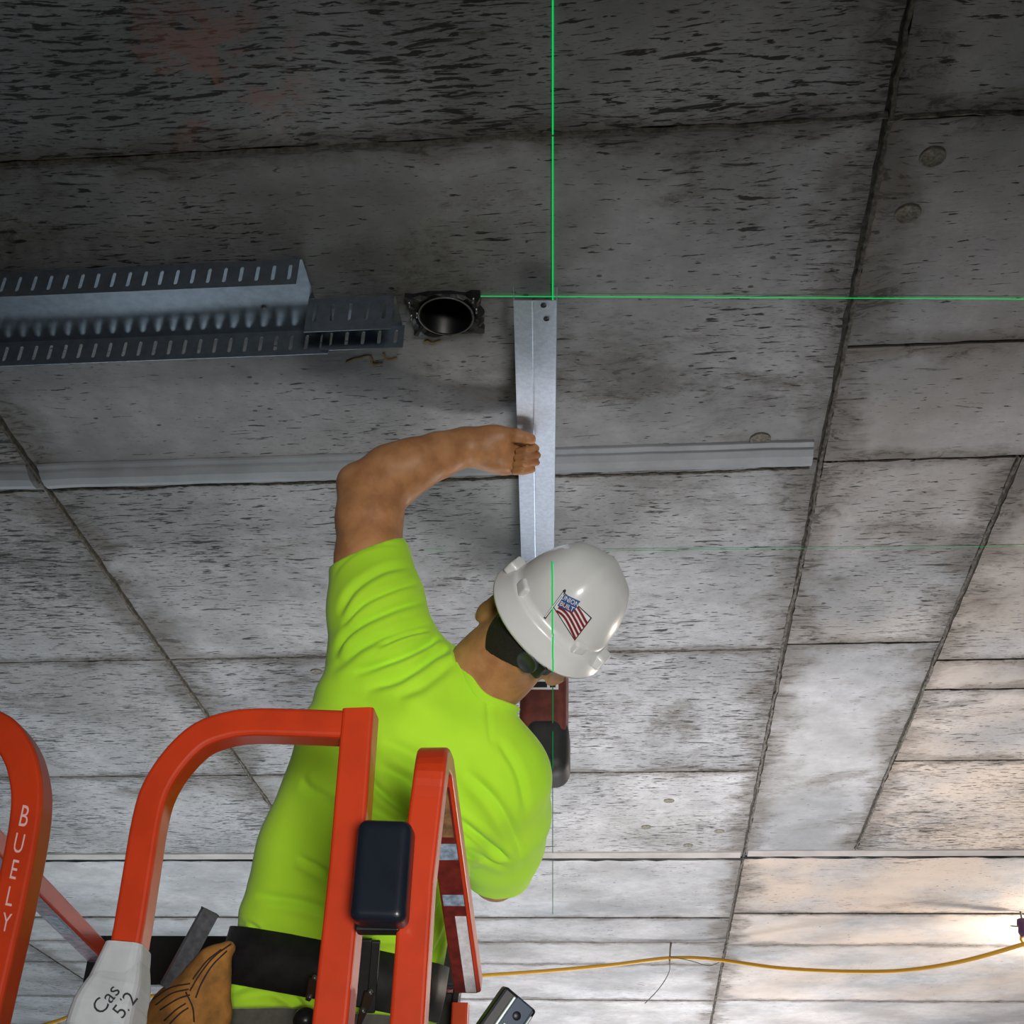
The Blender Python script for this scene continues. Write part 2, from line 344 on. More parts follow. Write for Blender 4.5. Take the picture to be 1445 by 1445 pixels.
# patched form-tie discs
def disc(px, py, r, mat, parent=ceiling, name='form_tie_disc'):
    c = PZ(px, py); return lathe(name, c, (0, 0, -1), [(r, -.004), (r*.98, .0012), (r*.86, .0020), (r*.8, .0006), (0.0001, .0012)], mat, parent, 20)
DISC = plain('disc_mortar', (112, 108, 98), .9, noise=.5, scale=160, bump=.8)
for (px, py, r) in ((1073, 620, .021), (1281, 302, .021), (1316, 222, .020), (944, 1130, .018), (912, 1167, .018), (1015, 1173, .018), (971, 1193, .018), (447, 948, .017)): disc(px, py, r, DISC)
# yellow crayon marks
CRAYON = plain('yellow_crayon', (138, 116, 70), .9)
for pts in ([(488, 512), (500, 507), (511, 505)], [(511, 504), (522, 503), (526, 514), (540, 513)], [(541, 499), (543, 506), (552, 508), (560, 505)], [(598, 485), (604, 481), (610, 485), (622, 481)]):
    pp = [PZ(a, b, CEIL-.0004) for a, b in pts]; sweep('crayon_mark', spline(pp, 4), [(-.0018, -.0002), (.0018, -.0002), (.0018, .0008), (-.0018, .0008)], (0, 0, 1), CRAYON, ceiling)

# ---------------------------------------------------------------- slotted deflection tracks on the ceiling
def slotted(x0, x1, y, z0, z1, pitch, mat, parent, phase=0., sw=.0065, lo=.2, hi=.78):
    V = []; Fc = []; n = int((x1-x0)/pitch); pitch = (x1-x0)/n; a = z0+(z1-z0)*lo; b = z0+(z1-z0)*hi; r = sw/2
    def poly(pts): i = len(V); V.extend((p[0], y, p[1]) for p in pts); Fc.append(tuple(range(i, i+len(pts))))
    for i in range(n):
        xl = x0+i*pitch; xr = xl+pitch; c = (xl+xr)/2
        Lp = [(c, z0), (c, a)] + [(c-r*math.sin(t), a+r-r*math.cos(t)) for t in (.8, 1.57)] + [(c-r*math.sin(t), b-r-r*math.cos(t)) for t in (1.57, 2.34)] + [(c, b), (c, z1), (xl, z1), (xl, z0)]
        poly(Lp); poly([(2*c-p[0], p[1]) for p in Lp][::-1])
    o = obj('slotted_flange', V, Fc, mat, parent)
    bm = bmesh.new(); bm.from_mesh(o.data); bmesh.ops.remove_doubles(bm, verts=bm.verts, dist=1e-5); bmesh.ops.recalc_face_normals(bm, faces=bm.faces); bm.to_mesh(o.data); bm.free()
    solid(o, .0014); return o
WT = CEIL - .004
bn, bf = PZ(425, 363)[1], PZ(437, 463)[1]; bx = PZ(427, 363)[0]
zfl = PY(437, 500, bf)[2]
big = empty('slotted_track', (bx-.5, (bn+bf)/2, WT)); tag(big, 'wide galvanised steel track with slotted flanges fixed to the ceiling', 'metal track')
X0 = bx - 1.51
box6('web', X0, bx, bn, bf, WT-.0012, WT, GALV, big)
slotted(X0, bx-.004, bn, zfl, WT, .0272, GALV, big); slotted(X0, bx+.012, bf, zfl, WT, .0272, GALV, big)
def screw(c, name='screw_head', parent=None, r=.005): return lathe(name, c, (0, 0, -1), [(r, -.001), (r*.9, .002), (.0001, .003)], STEEL, parent, 10)
screw((PZ(373, 430)[0], PZ(373, 430)[1], WT-.001), parent=big)
sn, sx = PZ(545, 414)[1], PZ(560, 420)[0]
small = empty('slotted_track', (sx-.06, (sn+bf)/2, WT)); tag(small, 'narrow slotted steel track butted to the wide one beside the black sleeve', 'metal track')
sx0 = PZ(437, 421)[0]
box6('web', sx0+.02, sx, sn, bf-.003, WT-.0030, WT-.0015, GALV, small)
slotted(sx0, sx-.002, sn, PY(500, 466, sn)[2], WT-.002, .0275, GALV, small, lo=.3, hi=.82); slotted(sx0+.01, sx+.004, bf-.004, zfl+.004, WT-.002, .0275, GALV, small)

# ---------------------------------------------------------------- pipe sleeve cast into the slab
sl = empty('pipe_sleeve', SLEEVE_C); tag(sl, 'round pipe sleeve with a tarred black square flange in the ceiling', 'pipe sleeve')
k = 40; corners = [PZ(*p)[:2] for p in ((573, 414), (676, 409), (686, 466), (588, 473))]; bm = bmesh.new(); out = []
for i in range(4):
    a, b = corners[i], corners[(i+1) % 4]
    for j in range(10): out.append(a+(b-a)*j/10 + rng.normal(0, .0022, 2))
R = SLEEVE_R
vo = [bm.verts.new((q[0], q[1], CEIL-.004-rng.random()*.004)) for q in out]; vt = [bm.verts.new((q[0], q[1], CEIL+.002)) for q in out]
# ring points in the same angular order as the outline
an = [math.atan2(q[1]-SLEEVE_C[1], q[0]-SLEEVE_C[0]) for q in out]
vr = [bm.verts.new((SLEEVE_C[0]+R*math.cos(a), SLEEVE_C[1]+R*math.sin(a), CEIL-.006)) for a in an]
vm = [bm.verts.new((.5*(v.co.x+u.co.x)+rng.normal(0, .001), .5*(v.co.y+u.co.y), CEIL-.007-rng.random()*.006)) for v, u in zip(vo, vr)]
for i in range(40):
    j = (i+1) % 40
    bm.faces.new((vo[i], vo[j], vm[j], vm[i])); bm.faces.new((vm[i], vm[j], vr[j], vr[i])); bm.faces.new((vt[i], vt[j], vo[j], vo[i]))
bmesh.ops.recalc_face_normals(bm, faces=bm.faces); me = bpy.data.meshes.new('flange_plate'); bm.to_mesh(me); bm.free(); link('flange_plate', me, BLACKT, sl)
lathe('pipe', SLEEVE_C, (0, 0, -1), [(R-.004, -.245), (R-.004, .010), (R-.001, .012), (R+.002, .010), (R+.002, -.235)], plain('pipe_black', (8, 8, 9), .4), sl, 40)
lathe('pipe_cap', SLEEVE_C+np.array([0, 0, .2]), (0, 0, -1), [(R-.004, 0), (.0001, 0)], plain('pipe_dark', (5, 5, 5), .9), sl, 40)
tube('rim', [SLEEVE_C+np.array([R*math.cos(a), R*math.sin(a), -.011]) for a in np.linspace(0, 2*math.pi, 41)], .0012, plain('rim_grey', (120, 124, 128), .4, .5), sl, 6, up=(0, 0, 1))
for (px, py) in ((577, 426), (580, 444), (668, 420), (672, 435), (588, 441)):
    c = PZ(px, py, CEIL-.012); d = rng.normal(0, 1, 3)*.3
    tube('nail', [c, c+np.array([.004*d[0], .009, -.004])], .0022, STEEL, sl, 6)

# ---------------------------------------------------------------- the plain track held against the ceiling
tl0, tr0 = PZ(727, 424, CEIL-.05), PZ(783, 424, CEIL-.05); tl1, tr1 = PZ(737, 792, CEIL-.05), PZ(780, 792, CEIL-.05)
c0 = (tl0+tr0)/2; c0[2] = CEIL; dirn = (tl1+tr1)/2 - c0; dirn[2] = 0; dirn = nrm(dirn); hw = .0355; L = 1.35; sd = nrm(np.cross(dirn, (0, 0, 1)))
TZ = -.047      # its flanges stand up against the cast bead, the web faces down
ht_ = empty('steel_track', c0); tag(ht_, 'plain bright steel track held up to the ceiling along the green laser line', 'metal track')
def tp(s, a, z): return c0 + sd*s + dirn*a + np.array([0, 0, z + TZ])
prof = [(-hw, -.003), (-.0055, -.003), (-.004, -.0037), (-.0025, -.003), (hw, -.003)]
V = [tp(s, a, z) for a in (0, L) for s, z in prof]; n = len(prof)
o = fixn(obj('web', V, [(i, i+1, n+i+1, n+i) for i in range(n-1)], GALV_B, ht_)); solid(o, .0012)
for s in (-1, 1):
    o = fixn(obj('flange', [tp(s*hw, 0, -.003), tp(s*hw, L, -.003), tp(s*(hw+.001), L, .028), tp(s*(hw+.001), 0, .028)], [(0, 1, 2, 3)], GALV_B, ht_)); solid(o, .0012)
for (px, py) in ((767, 431), (771, 450)): lathe('screw_hole', PZ(px, py, CEIL+TZ-.0045), (0, 0, -1), [(.0001, .0003), (.0042, .0003), (.005, .001), (.005, 0)], BLACK, ht_, 12)

# ---------------------------------------------------------------- signed-distance modelling for body and cloth
class Field:
    def __init__(s, lo, hi, h):
        s.lo = np.array(lo, float); s.h = h; s.n = np.ceil((np.array(hi)-lo)/h).astype(int)+1
        s.v = np.full(tuple(s.n), .5, np.float32)
    def block(s, lo, hi):
        a = np.clip(np.floor((np.array(lo)-s.lo)/s.h).astype(int), 0, s.n); b = np.clip(np.ceil((np.array(hi)-s.lo)/s.h).astype(int)+1, 0, s.n)
        sl = tuple(slice(i, j) for i, j in zip(a, b))
        g = [(s.lo[i]+s.h*np.arange(a[i], b[i])).astype(np.float32) for i in range(3)]
        return sl, g[0][:, None, None], g[1][None, :, None], g[2][None, None, :]
    def merge(s, sl, d, k, op):
        o = s.v[sl]
        if op == 'add':
            if k > 0:
                h = np.clip(.5+.5*(o-d)/k, 0, 1); s.v[sl] = o*(1-h)+d*h-k*h*(1-h)
            else: s.v[sl] = np.minimum(o, d)
        else:
            if k > 0:
                h = np.clip(.5-.5*(o+d)/k, 0, 1); s.v[sl] = o*(1-h)+(-d)*h+k*h*(1-h)
            else: s.v[sl] = np.maximum(o, -d)
    def cone(s, a, b, ra, rb, k=.01, op='add'):
        a, b = np.array(a, float), np.array(b, float); m = max(ra, rb)+2*k+4*s.h
        sl, x, y, z = s.block(np.minimum(a, b)-m, np.maximum(a, b)+m); e = b-a; L = max(1e-9, e@e)
        t = np.clip(((x-a[0])*e[0]+(y-a[1])*e[1]+(z-a[2])*e[2])/L, 0, 1)
        d = np.sqrt((x-a[0]-t*e[0])**2+(y-a[1]-t*e[1])**2+(z-a[2]-t*e[2])**2)-(ra+t*(rb-ra)); s.merge(sl, d.astype(np.float32), k, op)
    def chain(s, pts, k=.01, op='add'):
        for (a, ra), (b, rb) in zip(pts[:-1], pts[1:]): s.cone(a, b, ra, rb, k, op)
    def ell(s, c, axes, r, k=.01, op='add'):
        c = np.array(c, float); m = max(r)+2*k+4*s.h; sl, x, y, z = s.block(c-m, c+m); q = []
        for ax in axes: q.append((x-c[0])*ax[0]+(y-c[1])*ax[1]+(z-c[2])*ax[2])
        k0 = np.sqrt(sum((q[i]/r[i])**2 for i in range(3))); k1 = np.sqrt(sum((q[i]/r[i]**2)**2 for i in range(3)))+1e-9
        s.merge(sl, (k0*(k0-1)/k1).astype(np.float32), k, op)
    def rbox(s, c, axes, r, rd=.004, k=.005, op='add'):
        c = np.array(c, float); m = np.linalg.norm(r)+2*k+4*s.h; sl, x, y, z = s.block(c-m, c+m); q = []
        for ax, rr in zip(axes, r): q.append(np.abs((x-c[0])*ax[0]+(y-c[1])*ax[1]+(z-c[2])*ax[2])-(rr-rd))
        d = np.sqrt(sum(np.maximum(u, 0)**2 for u in q))+np.minimum(np.maximum(np.maximum(q[0], q[1]), q[2]), 0)-rd; s.merge(sl, d.astype(np.float32), k, op)
    def half(s, p, n, op='sub'):
        """cut away everything on the side n points to"""
        n = nrm(n); sl, x, y, z = s.block(s.lo, s.lo+s.h*s.n); d = -((x-p[0])*n[0]+(y-p[1])*n[1]+(z-p[2])*n[2]); s.merge(sl, d.astype(np.float32), 0, 'sub')
    def mesh(s, relax=2):
        v = s.v; ins = v < 0; c = np.zeros(tuple(s.n-1), np.int8)
        for i in (0, 1):
            for j in (0, 1):
                for k in (0, 1): c += ins[i:s.n[0]-1+i, j:s.n[1]-1+j, k:s.n[2]-1+k]
        ci = np.argwhere((c > 0) & (c < 8)); idx = np.full(c.shape, -1, np.int32); idx[tuple(ci.T)] = np.arange(len(ci))
        acc = np.zeros((len(ci), 3)); cnt = np.zeros(len(ci)); cor = [(i, j, k) for i in (0, 1) for j in (0, 1) for k in (0, 1)]
        for a in cor:
            for b in cor:
                if sum(b)-sum(a) == 1 and all(q >= p for p, q in zip(a, b)):
                    va = v[ci[:, 0]+a[0], ci[:, 1]+a[1], ci[:, 2]+a[2]]; vb = v[ci[:, 0]+b[0], ci[:, 1]+b[1], ci[:, 2]+b[2]]; m = (va < 0) != (vb < 0)
                    t = np.where(m, va/np.where(m, va-vb, 1), 0); p = np.array(a)+t[:, None]*(np.array(b)-np.array(a)); acc[m] += p[m]; cnt[m] += 1
        V = s.lo+s.h*(ci+acc/cnt[:, None]); Fs = []
        for ax in range(3):
            sl0 = [slice(None)]*3; sl1 = [slice(None)]*3; sl0[ax] = slice(0, -1); sl1[ax] = slice(1, None)
            A = ins[tuple(sl0)]; B = ins[tuple(sl1)]; e = np.argwhere(A != B); u, w2 = [(1, 2), (2, 0), (0, 1)][ax]
            e = e[(e[:, u] > 0) & (e[:, w2] > 0) & (e[:, u] < s.n[u]-1) & (e[:, w2] < s.n[w2]-1)]
            f = A[tuple(e.T)]; qd = []
            for (du, dw) in ((-1, -1), (0, -1), (0, 0), (-1, 0)):
                g = e.copy(); g[:, u] += du; g[:, w2] += dw; qd.append(idx[tuple(g.T)])
            qd = np.stack(qd, 1); qd[~f] = qd[~f][:, ::-1]; Fs.append(qd)
        Fq = np.concatenate(Fs)
        ed = np.concatenate([Fq[:, [0, 1]], Fq[:, [1, 2]], Fq[:, [2, 3]], Fq[:, [3, 0]]]); ed = np.concatenate([ed, ed[:, ::-1]])
        for _ in range(relax):
            a2 = np.zeros_like(V); n2 = np.bincount(ed[:, 0], minlength=len(V)); 
            for q in range(3): a2[:, q] = np.bincount(ed[:, 0], weights=V[ed[:, 1], q], minlength=len(V))
            V = .5*V+.5*a2/np.maximum(n2, 1)[:, None]
        return V, Fq
def vnormals(V, Fq):
    n = np.cross(V[Fq[:, 2]]-V[Fq[:, 0]], V[Fq[:, 3]]-V[Fq[:, 1]]); N = np.zeros_like(V)
    for j in range(4): np.add.at(N, Fq[:, j], n)
    return N/(np.linalg.norm(N, axis=1)[:, None]+1e-12)
def fmesh(name, V, Fq, mat, parent=None):
    me = bpy.data.meshes.new(name); me.vertices.add(len(V)); me.vertices.foreach_set('co', V.astype(np.float32).ravel())
    me.loops.add(Fq.size); me.loops.foreach_set('vertex_index', Fq.astype(np.int32).ravel()); me.polygons.add(len(Fq)); me.polygons.foreach_set('loop_start', np.arange(0, Fq.size, 4, dtype=np.int32))
    me.update(calc_edges=True); return link(name, me, mat, parent, True)
def bvh(o): return BVHTree.FromPolygons([v.co.copy() for v in o.data.vertices], [tuple(p.vertices) for p in o.data.polygons])

# ---------------------------------------------------------------- the worker: head frame
U = nrm(camdir(.63, .64, .43)); R_ = camdir(.674, -.738, .09); R_ = nrm(R_-U*np.dot(R_, U)); FW = np.cross(U, R_)
HC = P(782, 869, 2.15)                                   # middle of the hat's brim plane
def H(r, f, u): return HC+R_*r+FW*f+U*u
SK = NT('skin'); g = SK.n('ShaderNodeNewGeometry'); fN = SK.noise(g.outputs['Position'], 28, 5, .6)
SK.put(SK.b.inputs['Base Color'], SK.mix(SK.ramp(fN, .3, .7), lin((164, 112, 72)), lin((192, 138, 92)))); SK.b.inputs['Roughness'].default_value = .5
SK.b.inputs['Subsurface Weight'].default_value = .06; SK.b.inputs['Subsurface Radius'].default_value = (.01, .004, .002)
SK.bump(SK.noise(g.outputs['Position'], 420, 3, .6), .12, .001); SKIN = SK.m
fl = Field((-.64, 1.77, 2.10), (.05, 2.70, 2.99), .0021)
DECK = 1.0
# torso, neck (mostly under the shirt)
sh_l, el, wr = P(562, 905, 2.22), P(522, 690, 2.35), P(667, 630, 2.43)
sh_r = P(700, 1085, 2.14)
fl.chain([(P(470, 1385, 2.12), .11), (P(520, 1220, 2.14), .11), (P(590, 1060, 2.16), .10)], .04)
fl.chain([(P(590, 1060, 2.16), .10), (sh_l, .055)], .03); fl.chain([(P(610, 1080, 2.16), .09), (sh_r, .055)], .03)
fl.chain([(P(655, 985, 2.18), .066), (P(700, 940, 2.18), .060), (P(730, 905, 2.19), .062)], .03)
# head
ax = (R_, FW, U)
fl.ell(H(0, .004, .012), ax, (.075, .092, .088), .02); fl.ell(H(0, .035, -.075), ax, (.058, .062, .075), .03)
fl.ell(H(0, .085, -.06), ax, (.034, .03, .03), .02); fl.ell(H(0, .088, -.125), ax, (.026, .022, .018), .02)
fl.cone(H(0, .098, -.025), H(0, .122, -.062), .009, .014, .012)                     # nose
fl.cone(H(-.02, .093, -.098), H(.02, .093, -.098), .008, .008, .006); fl.cone(H(-.02, .102, -.0925), H(.02, .102, -.0925), .0025, .0025, .002, 'sub')   # mouth
for s in (-1, 1):
    fl.ell(H(s*.031, .094, -.028), ax, (.016, .010, .009), .006, 'sub'); fl.ell(H(s*.031, .088, -.028), ax, (.012, .012, .012), .002)
    eo, eu = (.089, -.074) if s < 0 else (.080, -.056)
    fl.ell(H(s*eo, -.012, eu), (nrm(R_*s-FW*.6), nrm(FW+R_*s*.6), U), (.0085, .023, .035), .006)      # ears
    fl.ell(H(s*(eo+.008), -.004, eu+.004), (nrm(R_*s-FW*.6), nrm(FW+R_*s*.6), U), (.005, .013, .020), .003, 'sub')
fl.cone(H(0, -.045, -.02), P(688, 948, 2.17), .062, .060, .03)
# left arm, raised
fl.chain([(sh_l, .060), (P(522, 790, 2.29), .060), (P(521, 730, 2.33), .058), (P(519, 694, 2.35), .052)], .02)
fl.cone(P(496, 676, 2.35), P(505, 682, 2.35), .022, .030, .025)
fl.chain([(P(519, 690, 2.35), .050), (P(552, 668, 2.37), .052), (P(584, 656, 2.38), .048), (P(620, 642, 2.405), .041), (P(650, 632, 2.425), .034), (wr, .0315)], .018)
fl.cone(P(540, 700, 2.34), P(560, 690, 2.37), .035, .032, .03)
# left hand: palm, thumb and four curled fingers closed on the flange
pd = 2.424
fl.ell(P(694, 634, pd+.006), (camdir(1, -.12, 0), camdir(.12, 1, 0), camdir(0, 0, 1)), (.044, .043, .030), .02)
fl.ell(P(714, 640, pd+.012), (camdir(1, -.12, 0), camdir(.12, 1, 0), camdir(0, 0, 1)), (.034, .042, .026), .014)
fl.chain([(wr, .031), (P(686, 632, pd), .034)], .02)
fl.ell(P(702, 617, pd-.010), (camdir(1, -.1, 0), camdir(.1, 1, 0), camdir(0, 0, 1)), (.036, .022, .022), .014)       # thenar
fl.ell(P(706, 656, pd-.004), (camdir(1, -.25, 0), camdir(.25, 1, 0), camdir(0, 0, 1)), (.032, .016, .020), .012)     # heel of the hand
fl.chain([(P(708, 613, pd-.014), .0155), (P(729, 615, pd-.024), .0135), (P(744, 619, pd-.026), .0122), (P(748, 620, pd-.026), .0112)], .003)
for (y0, y1, xp, r, xt) in ((630, 634, 757, .0086, 733), (639, 643.5, 759, .0086, 731), (649, 653.5, 758, .0083, 729), (658, 663, 752, .0078, 727)):
    fl.chain([(P(730, y0, pd+.018), r*1.05), (P(xp-5, y0+1, pd+.008), r)], .002)
    fl.chain([(P(xp-5, y0+1, pd+.008), r), (P(xp-2, y1-1, pd-.014), r)], 0)
    fl.chain([(P(xp-2, y1-1, pd-.014), r), (P(xt+10, y1+2, pd-.026), r*.97), (P(xt-1, y1+2.5, pd-.018), r*.84)], 0)
for (ym, x0_, x1_) in ((629.2, 724, 752), (640.7, 731, 757), (650.5, 729, 758), (660.2, 727, 754)):      # creases between the digits
    fl.chain([(P(x0_, ym, pd-.029), .0016), (P(x0_+9, ym, pd-.0330), .0030), (P(x1_-8, ym-.5, pd-.032), .0030), (P(x1_-1, ym-1.5, pd-.022), .0028), (P(x1_+5, ym-2.5, pd-.008), .0024)], .001, 'sub')
# right arm: down, forward and up to the drill grip
DR = PZ(763, 815); DX, DY = DR[0], DR[1]; DH = DX-.05                 # drill axis on the ceiling
el_r = P(700, 1236, 2.39); gr = np.array([DH+.005, DY-.02, 2.58])
wr_r = np.array([DH-.012, DY-.14, 2.50])
fl.chain([(sh_r, .056), (P(712, 1170, 2.24), .052), (el_r, .042)], .02)
fl.chain([(el_r, .042), (el_r*.65+wr_r*.35, .044), (wr_r, .030)], .02)
fl.ell(wr_r+np.array([.004, .05, .02]), np.eye(3), (.030, .050, .042), .015)
for i in range(4):
    zz = 2.475+.021*i; b0 = np.array([DH-.022, DY-.075, zz+.01])
    fl.chain([(b0, .011), (np.array([DH-.026, DY-.035, zz]), .0105), (np.array([DH+.004, DY-.018, zz]), .010), (np.array([DH+.022, DY-.040, zz]), .009)], .003)
fl.chain([(np.array([DH+.02, DY-.10, 2.53]), .013), (np.array([DH+.032, DY-.065, 2.545]), .012), (np.array([DH+.026, DY-.03, 2.55]), .010)], .006)
V, Fq = fl.mesh(1)
person = fmesh('person', V, Fq, SKIN); tag(person, 'worker in a lime green shirt reaching up to hold a steel track', 'person')

# hair: a thin cap grown over the back of the skull
HAIR = plain('dark_hair', (30, 24, 20), .75, noise=.4, scale=220, bump=.8)
fh = Field(HC-.2, HC+.16, .003)
fh.ell(H(0, .002, .011), ax, (.078, .0945, .0905), .01); fh.cone(H(0, -.045, -.03), H(0, -.046, -.085), .0665, .0640, .02)
fh.half(H(0, .030, 0), nrm(FW-U*.5)); fh.half(H(0, -.05, -.088), nrm(-U-FW*.35+R_*.45))
for s in (-1, 1): fh.ell(H(s*.090, .004, -.072), ax, (.020, .026, .042), .004, 'sub')
V, Fq = fh.mesh(1); hair = fmesh('hair', V, Fq, HAIR, person)

# ---------------------------------------------------------------- lime shirt
SM = NT('lime_cotton'); g = SM.n('ShaderNodeNewGeometry'); f0 = SM.noise(g.outputs['Position'], 6, 3)
SM.put(SM.b.inputs['Base Color'], SM.mix(SM.ramp(f0, .3, .7), (.40, .76, .030, 1), (.47, .82, .036, 1)))
SM.b.inputs['Roughness'].default_value = .85; SM.b.inputs['Specular IOR Level'].default_value = .15; SM.b.inputs['Sheen Weight'].default_value = .1
wv = SM.noise(g.outputs['Position'], 900, 2, .6); SM.bump(wv, .15, .0006); LIME = SM.m
fs = Field((-.82, 1.70, 1.83), (.06, 2.50, 2.88), .0038)
L_ = [(P(392, 1440, 2.11), .103), (P(400, 1370, 2.12), .098), (P(452, 1205, 2.14), .103), (P(505, 1050, 2.17), .098), (P(540, 940, 2.20), .092), (P(530, 860, 2.24), .082), (P(521, 796, 2.28), .072)]
fs.chain(L_, .02)
fs.chain([(P(525, 1440, 2.11), .108), (P(535, 1385, 2.12), .100), (P(572, 1250, 2.13), .088), (P(625, 1130, 2.15), .098), (P(668, 1060, 2.15), .086)], .03)
fs.chain([(P(470, 1390, 2.10), .105), (P(530, 1180, 2.12), .115), (P(590, 1030, 2.15), .108)], .04)
fs.cone(P(585, 985, 2.18), P(650, 985, 2.18), .075, .066, .04)
fs.chain([(P(650, 975, 2.18), .070), (P(676, 965, 2.18), .066)], .03)
fs.chain([(P(668, 1060, 2.15), .086), (P(700, 1098, 2.14), .087), (P(706, 1150, 2.20), .082), (P(705, 1186, 2.26), .076), (P(702, 1214, 2.31), .070)], .03)
fs.chain([(P(606, 938, 2.2), .05), (P(562, 892, 2.22), .054), (P(548, 845, 2.25), .056), (P(531, 790, 2.28), .058)], .02)
# neck hole, sleeve openings, hem
nkd = nrm(P(735, 905, 2.19)-P(660, 985, 2.18)); fs.half(P(686, 952, 2.175)+nkd*.012, nkd) if False else None
fs.cone(P(676, 972, 2.178), P(735, 905, 2.19), .066, .072, 0, 'sub')
hn = nrm(P(517, 790, 2.285)-P(530, 860, 2.24)+camdir(-.020, .0, 0)); 
armc = P(519, 778, 2.293)
# slice the raised sleeve square to the arm along the hem seen in the photo
hx = nrm(P(571, 757, 2.27)-P(467, 802, 2.30)); hn = nrm(np.cross(hx, camdir(0, 0, 1))); hn = hn if hn[2] > 0 else -hn
hn = nrm(hn + camdir(0, 0, 1)*-.12)
def cut(field, c, n, rad):
    sl, x, y, z = field.block(c-rad, c+rad); d = (x-c[0])*n[0]+(y-c[1])*n[1]+(z-c[2])*n[2]
    field.v[sl] = np.maximum(field.v[sl], d.astype(np.float32))
cut(fs, P(519, 780, 2.285), hn, .20)
fs.cone(P(523, 830, 2.26), P(515, 720, 2.33), .064, .070, 0, 'sub')
rn = nrm(P(700, 1300, 2.40)-P(704, 1150, 2.18)); cut(fs, P(704, 1226, 2.33), rn, .13)
fs.cone(P(704, 1200, 2.285), P(705, 1280, 2.43), .058, .066, 0, 'sub')
WA = nrm(P(520, 1220, 2.14)-P(462, 1400, 2.12))         # torso axis
cut(fs, P(462, 1440, 2.1), nrm(np.array([0, 0, -1.]) + .15*-WA), .33)
# gathered in under the belt
V, Fq = fs.mesh(2); N = vnormals(V, Fq)
for it in range(2):
    px = project(V); D = np.zeros(len(V))
    vd = V-CAM; vd /= np.linalg.norm(vd, axis=1)[:, None]; face = np.clip(-(vd*N).sum(1)*1.6, 0, 1)
    if it == 0:
        def fold(pts, wpx, amp, ridge=.7):
            global D
            p = np.array(spline([np.array(q, float) for q in pts], 6)); best = np.full(len(V), 1e9); side = np.zeros(len(V)); tt = np.zeros(len(V))
            sel = np.where((px[:, 0] > p[:, 0].min()-5*wpx) & (px[:, 0] < p[:, 0].max()+5*wpx) & (px[:, 1] > p[:, 1].min()-5*wpx) & (px[:, 1] < p[:, 1].max()+5*wpx))[0]
            if not len(sel): return
            q = px[sel, :2]; b = best[sel]; sd_ = side[sel]; t_ = tt[sel]; m = len(p)-1
            for i in range(m):
                a, e = p[i], p[i+1]-p[i]; L2 = e@e; t = np.clip(((q-a)@e)/L2, 0, 1); d = q-a-t[:, None]*e; dd = np.hypot(d[:, 0], d[:, 1]); u = dd < b
                b[u] = dd[u]; sd_[u] = (e[0]*d[u, 1]-e[1]*d[u, 0])/math.sqrt(L2); t_[u] = (i+t[u])/m
            env = np.clip(np.minimum(t_, 1-t_)*5, 0, 1)**.7; s_ = np.sign(sd_)*b
            D[sel] += env*amp*1.5*(-np.exp(-(s_/wpx)**2)+ridge*np.exp(-((s_-1.9*wpx)/(1.3*wpx))**2)+ridge*.5*np.exp(-((s_+1.9*wpx)/(1.3*wpx))**2))
        # sleeve pulls
        for pts, wp, am in (([(478, 868), (500, 832), (540, 806), (580, 798)], 5, .004), ([(483, 885), (512, 852), (560, 830), (592, 822)], 4, .004), ([(470, 930), (496, 890), (550, 862), (604, 846)], 5, .005),
            ([(466, 945), (520, 908), (570, 890), (612, 878)], 6, .005), ([(530, 915), (570, 898), (606, 890)], 3.5, .006), ([(500, 950), (560, 930), (600, 912), (622, 898)], 5, .006),
            ([(515, 975), (570, 955), (615, 925), (640, 912)], 6, .005), ([(560, 985), (600, 965), (638, 935)], 7, .003), ([(636, 905), (642, 920), (644, 935)], 3, .004),
            ([(540, 1045), (600, 1075), (650, 1110)], 9, .004), ([(535, 1080), (585, 1110), (640, 1165), (690, 1210)], 8, .005), ([(655, 1085), (700, 1130), (730, 1190), (738, 1232)], 7, .004),
            ([(640, 1150), (690, 1190), (722, 1215)], 5, .006), ([(520, 1140), (570, 1170), (610, 1230)], 8, .005), ([(700, 1040), (730, 1090), (745, 1150)], 6, .003),
            ([(650, 1195), (690, 1215), (718, 1222)], 4, .005), ([(520, 1100), (545, 1125), (575, 1150)], 5, .004), ([(420, 1210), (445, 1222), (465, 1235)], 5, .003),
            ([(360, 1265), (420, 1272), (465, 1285)], 6, .003), ([(470, 1130), (440, 1115), (425, 1100)], 6, .003), ([(320, 1290), (335, 1305), (342, 1320)], 4, .004), ([(330, 1300), (350, 1306), (365, 1316)], 4, .003),
            ([(600, 1330), (618, 1290), (630, 1260)], 5, .004), ([(605, 1370), (622, 1330), (634, 1295)], 4, .004), ([(320, 1400), (370, 1390), (430, 1395)], 6, .004), ([(390, 1395), (415, 1410), (432, 1436)], 5, .004),
            ([(500, 1335), (540, 1320), (575, 1322)], 5, .003), ([(688, 965), (690, 1020), (696, 1060)], 4, .0015)): fold(pts, wp, am)
        # hem stitching of the raised sleeve
        fold([(470, 815), (480, 798), (505, 778), (540, 768), (571, 770)], 2.5, .0012, .3); fold([(305, 1424), (350, 1422), (400, 1424)], 2, .001, .3)
        D *= face
    else:
        D += .0022*np.sin(V[:, 0]*38+3*np.sin(V[:, 2]*21)+V[:, 2]*55)*np.clip(np.sin(V[:, 2]*13+V[:, 0]*9), 0, 1)
    # pinched by the belt
    if it == 0:
        bc = P(455, 1368, 2.11); hgt = (V-bc)@nrm(WA*.4+np.array([.06, -.02, .8])); D -= .012*np.exp(-(hgt/.035)**2)
    V = V+N*D[:, None]; N = vnormals(V, Fq)
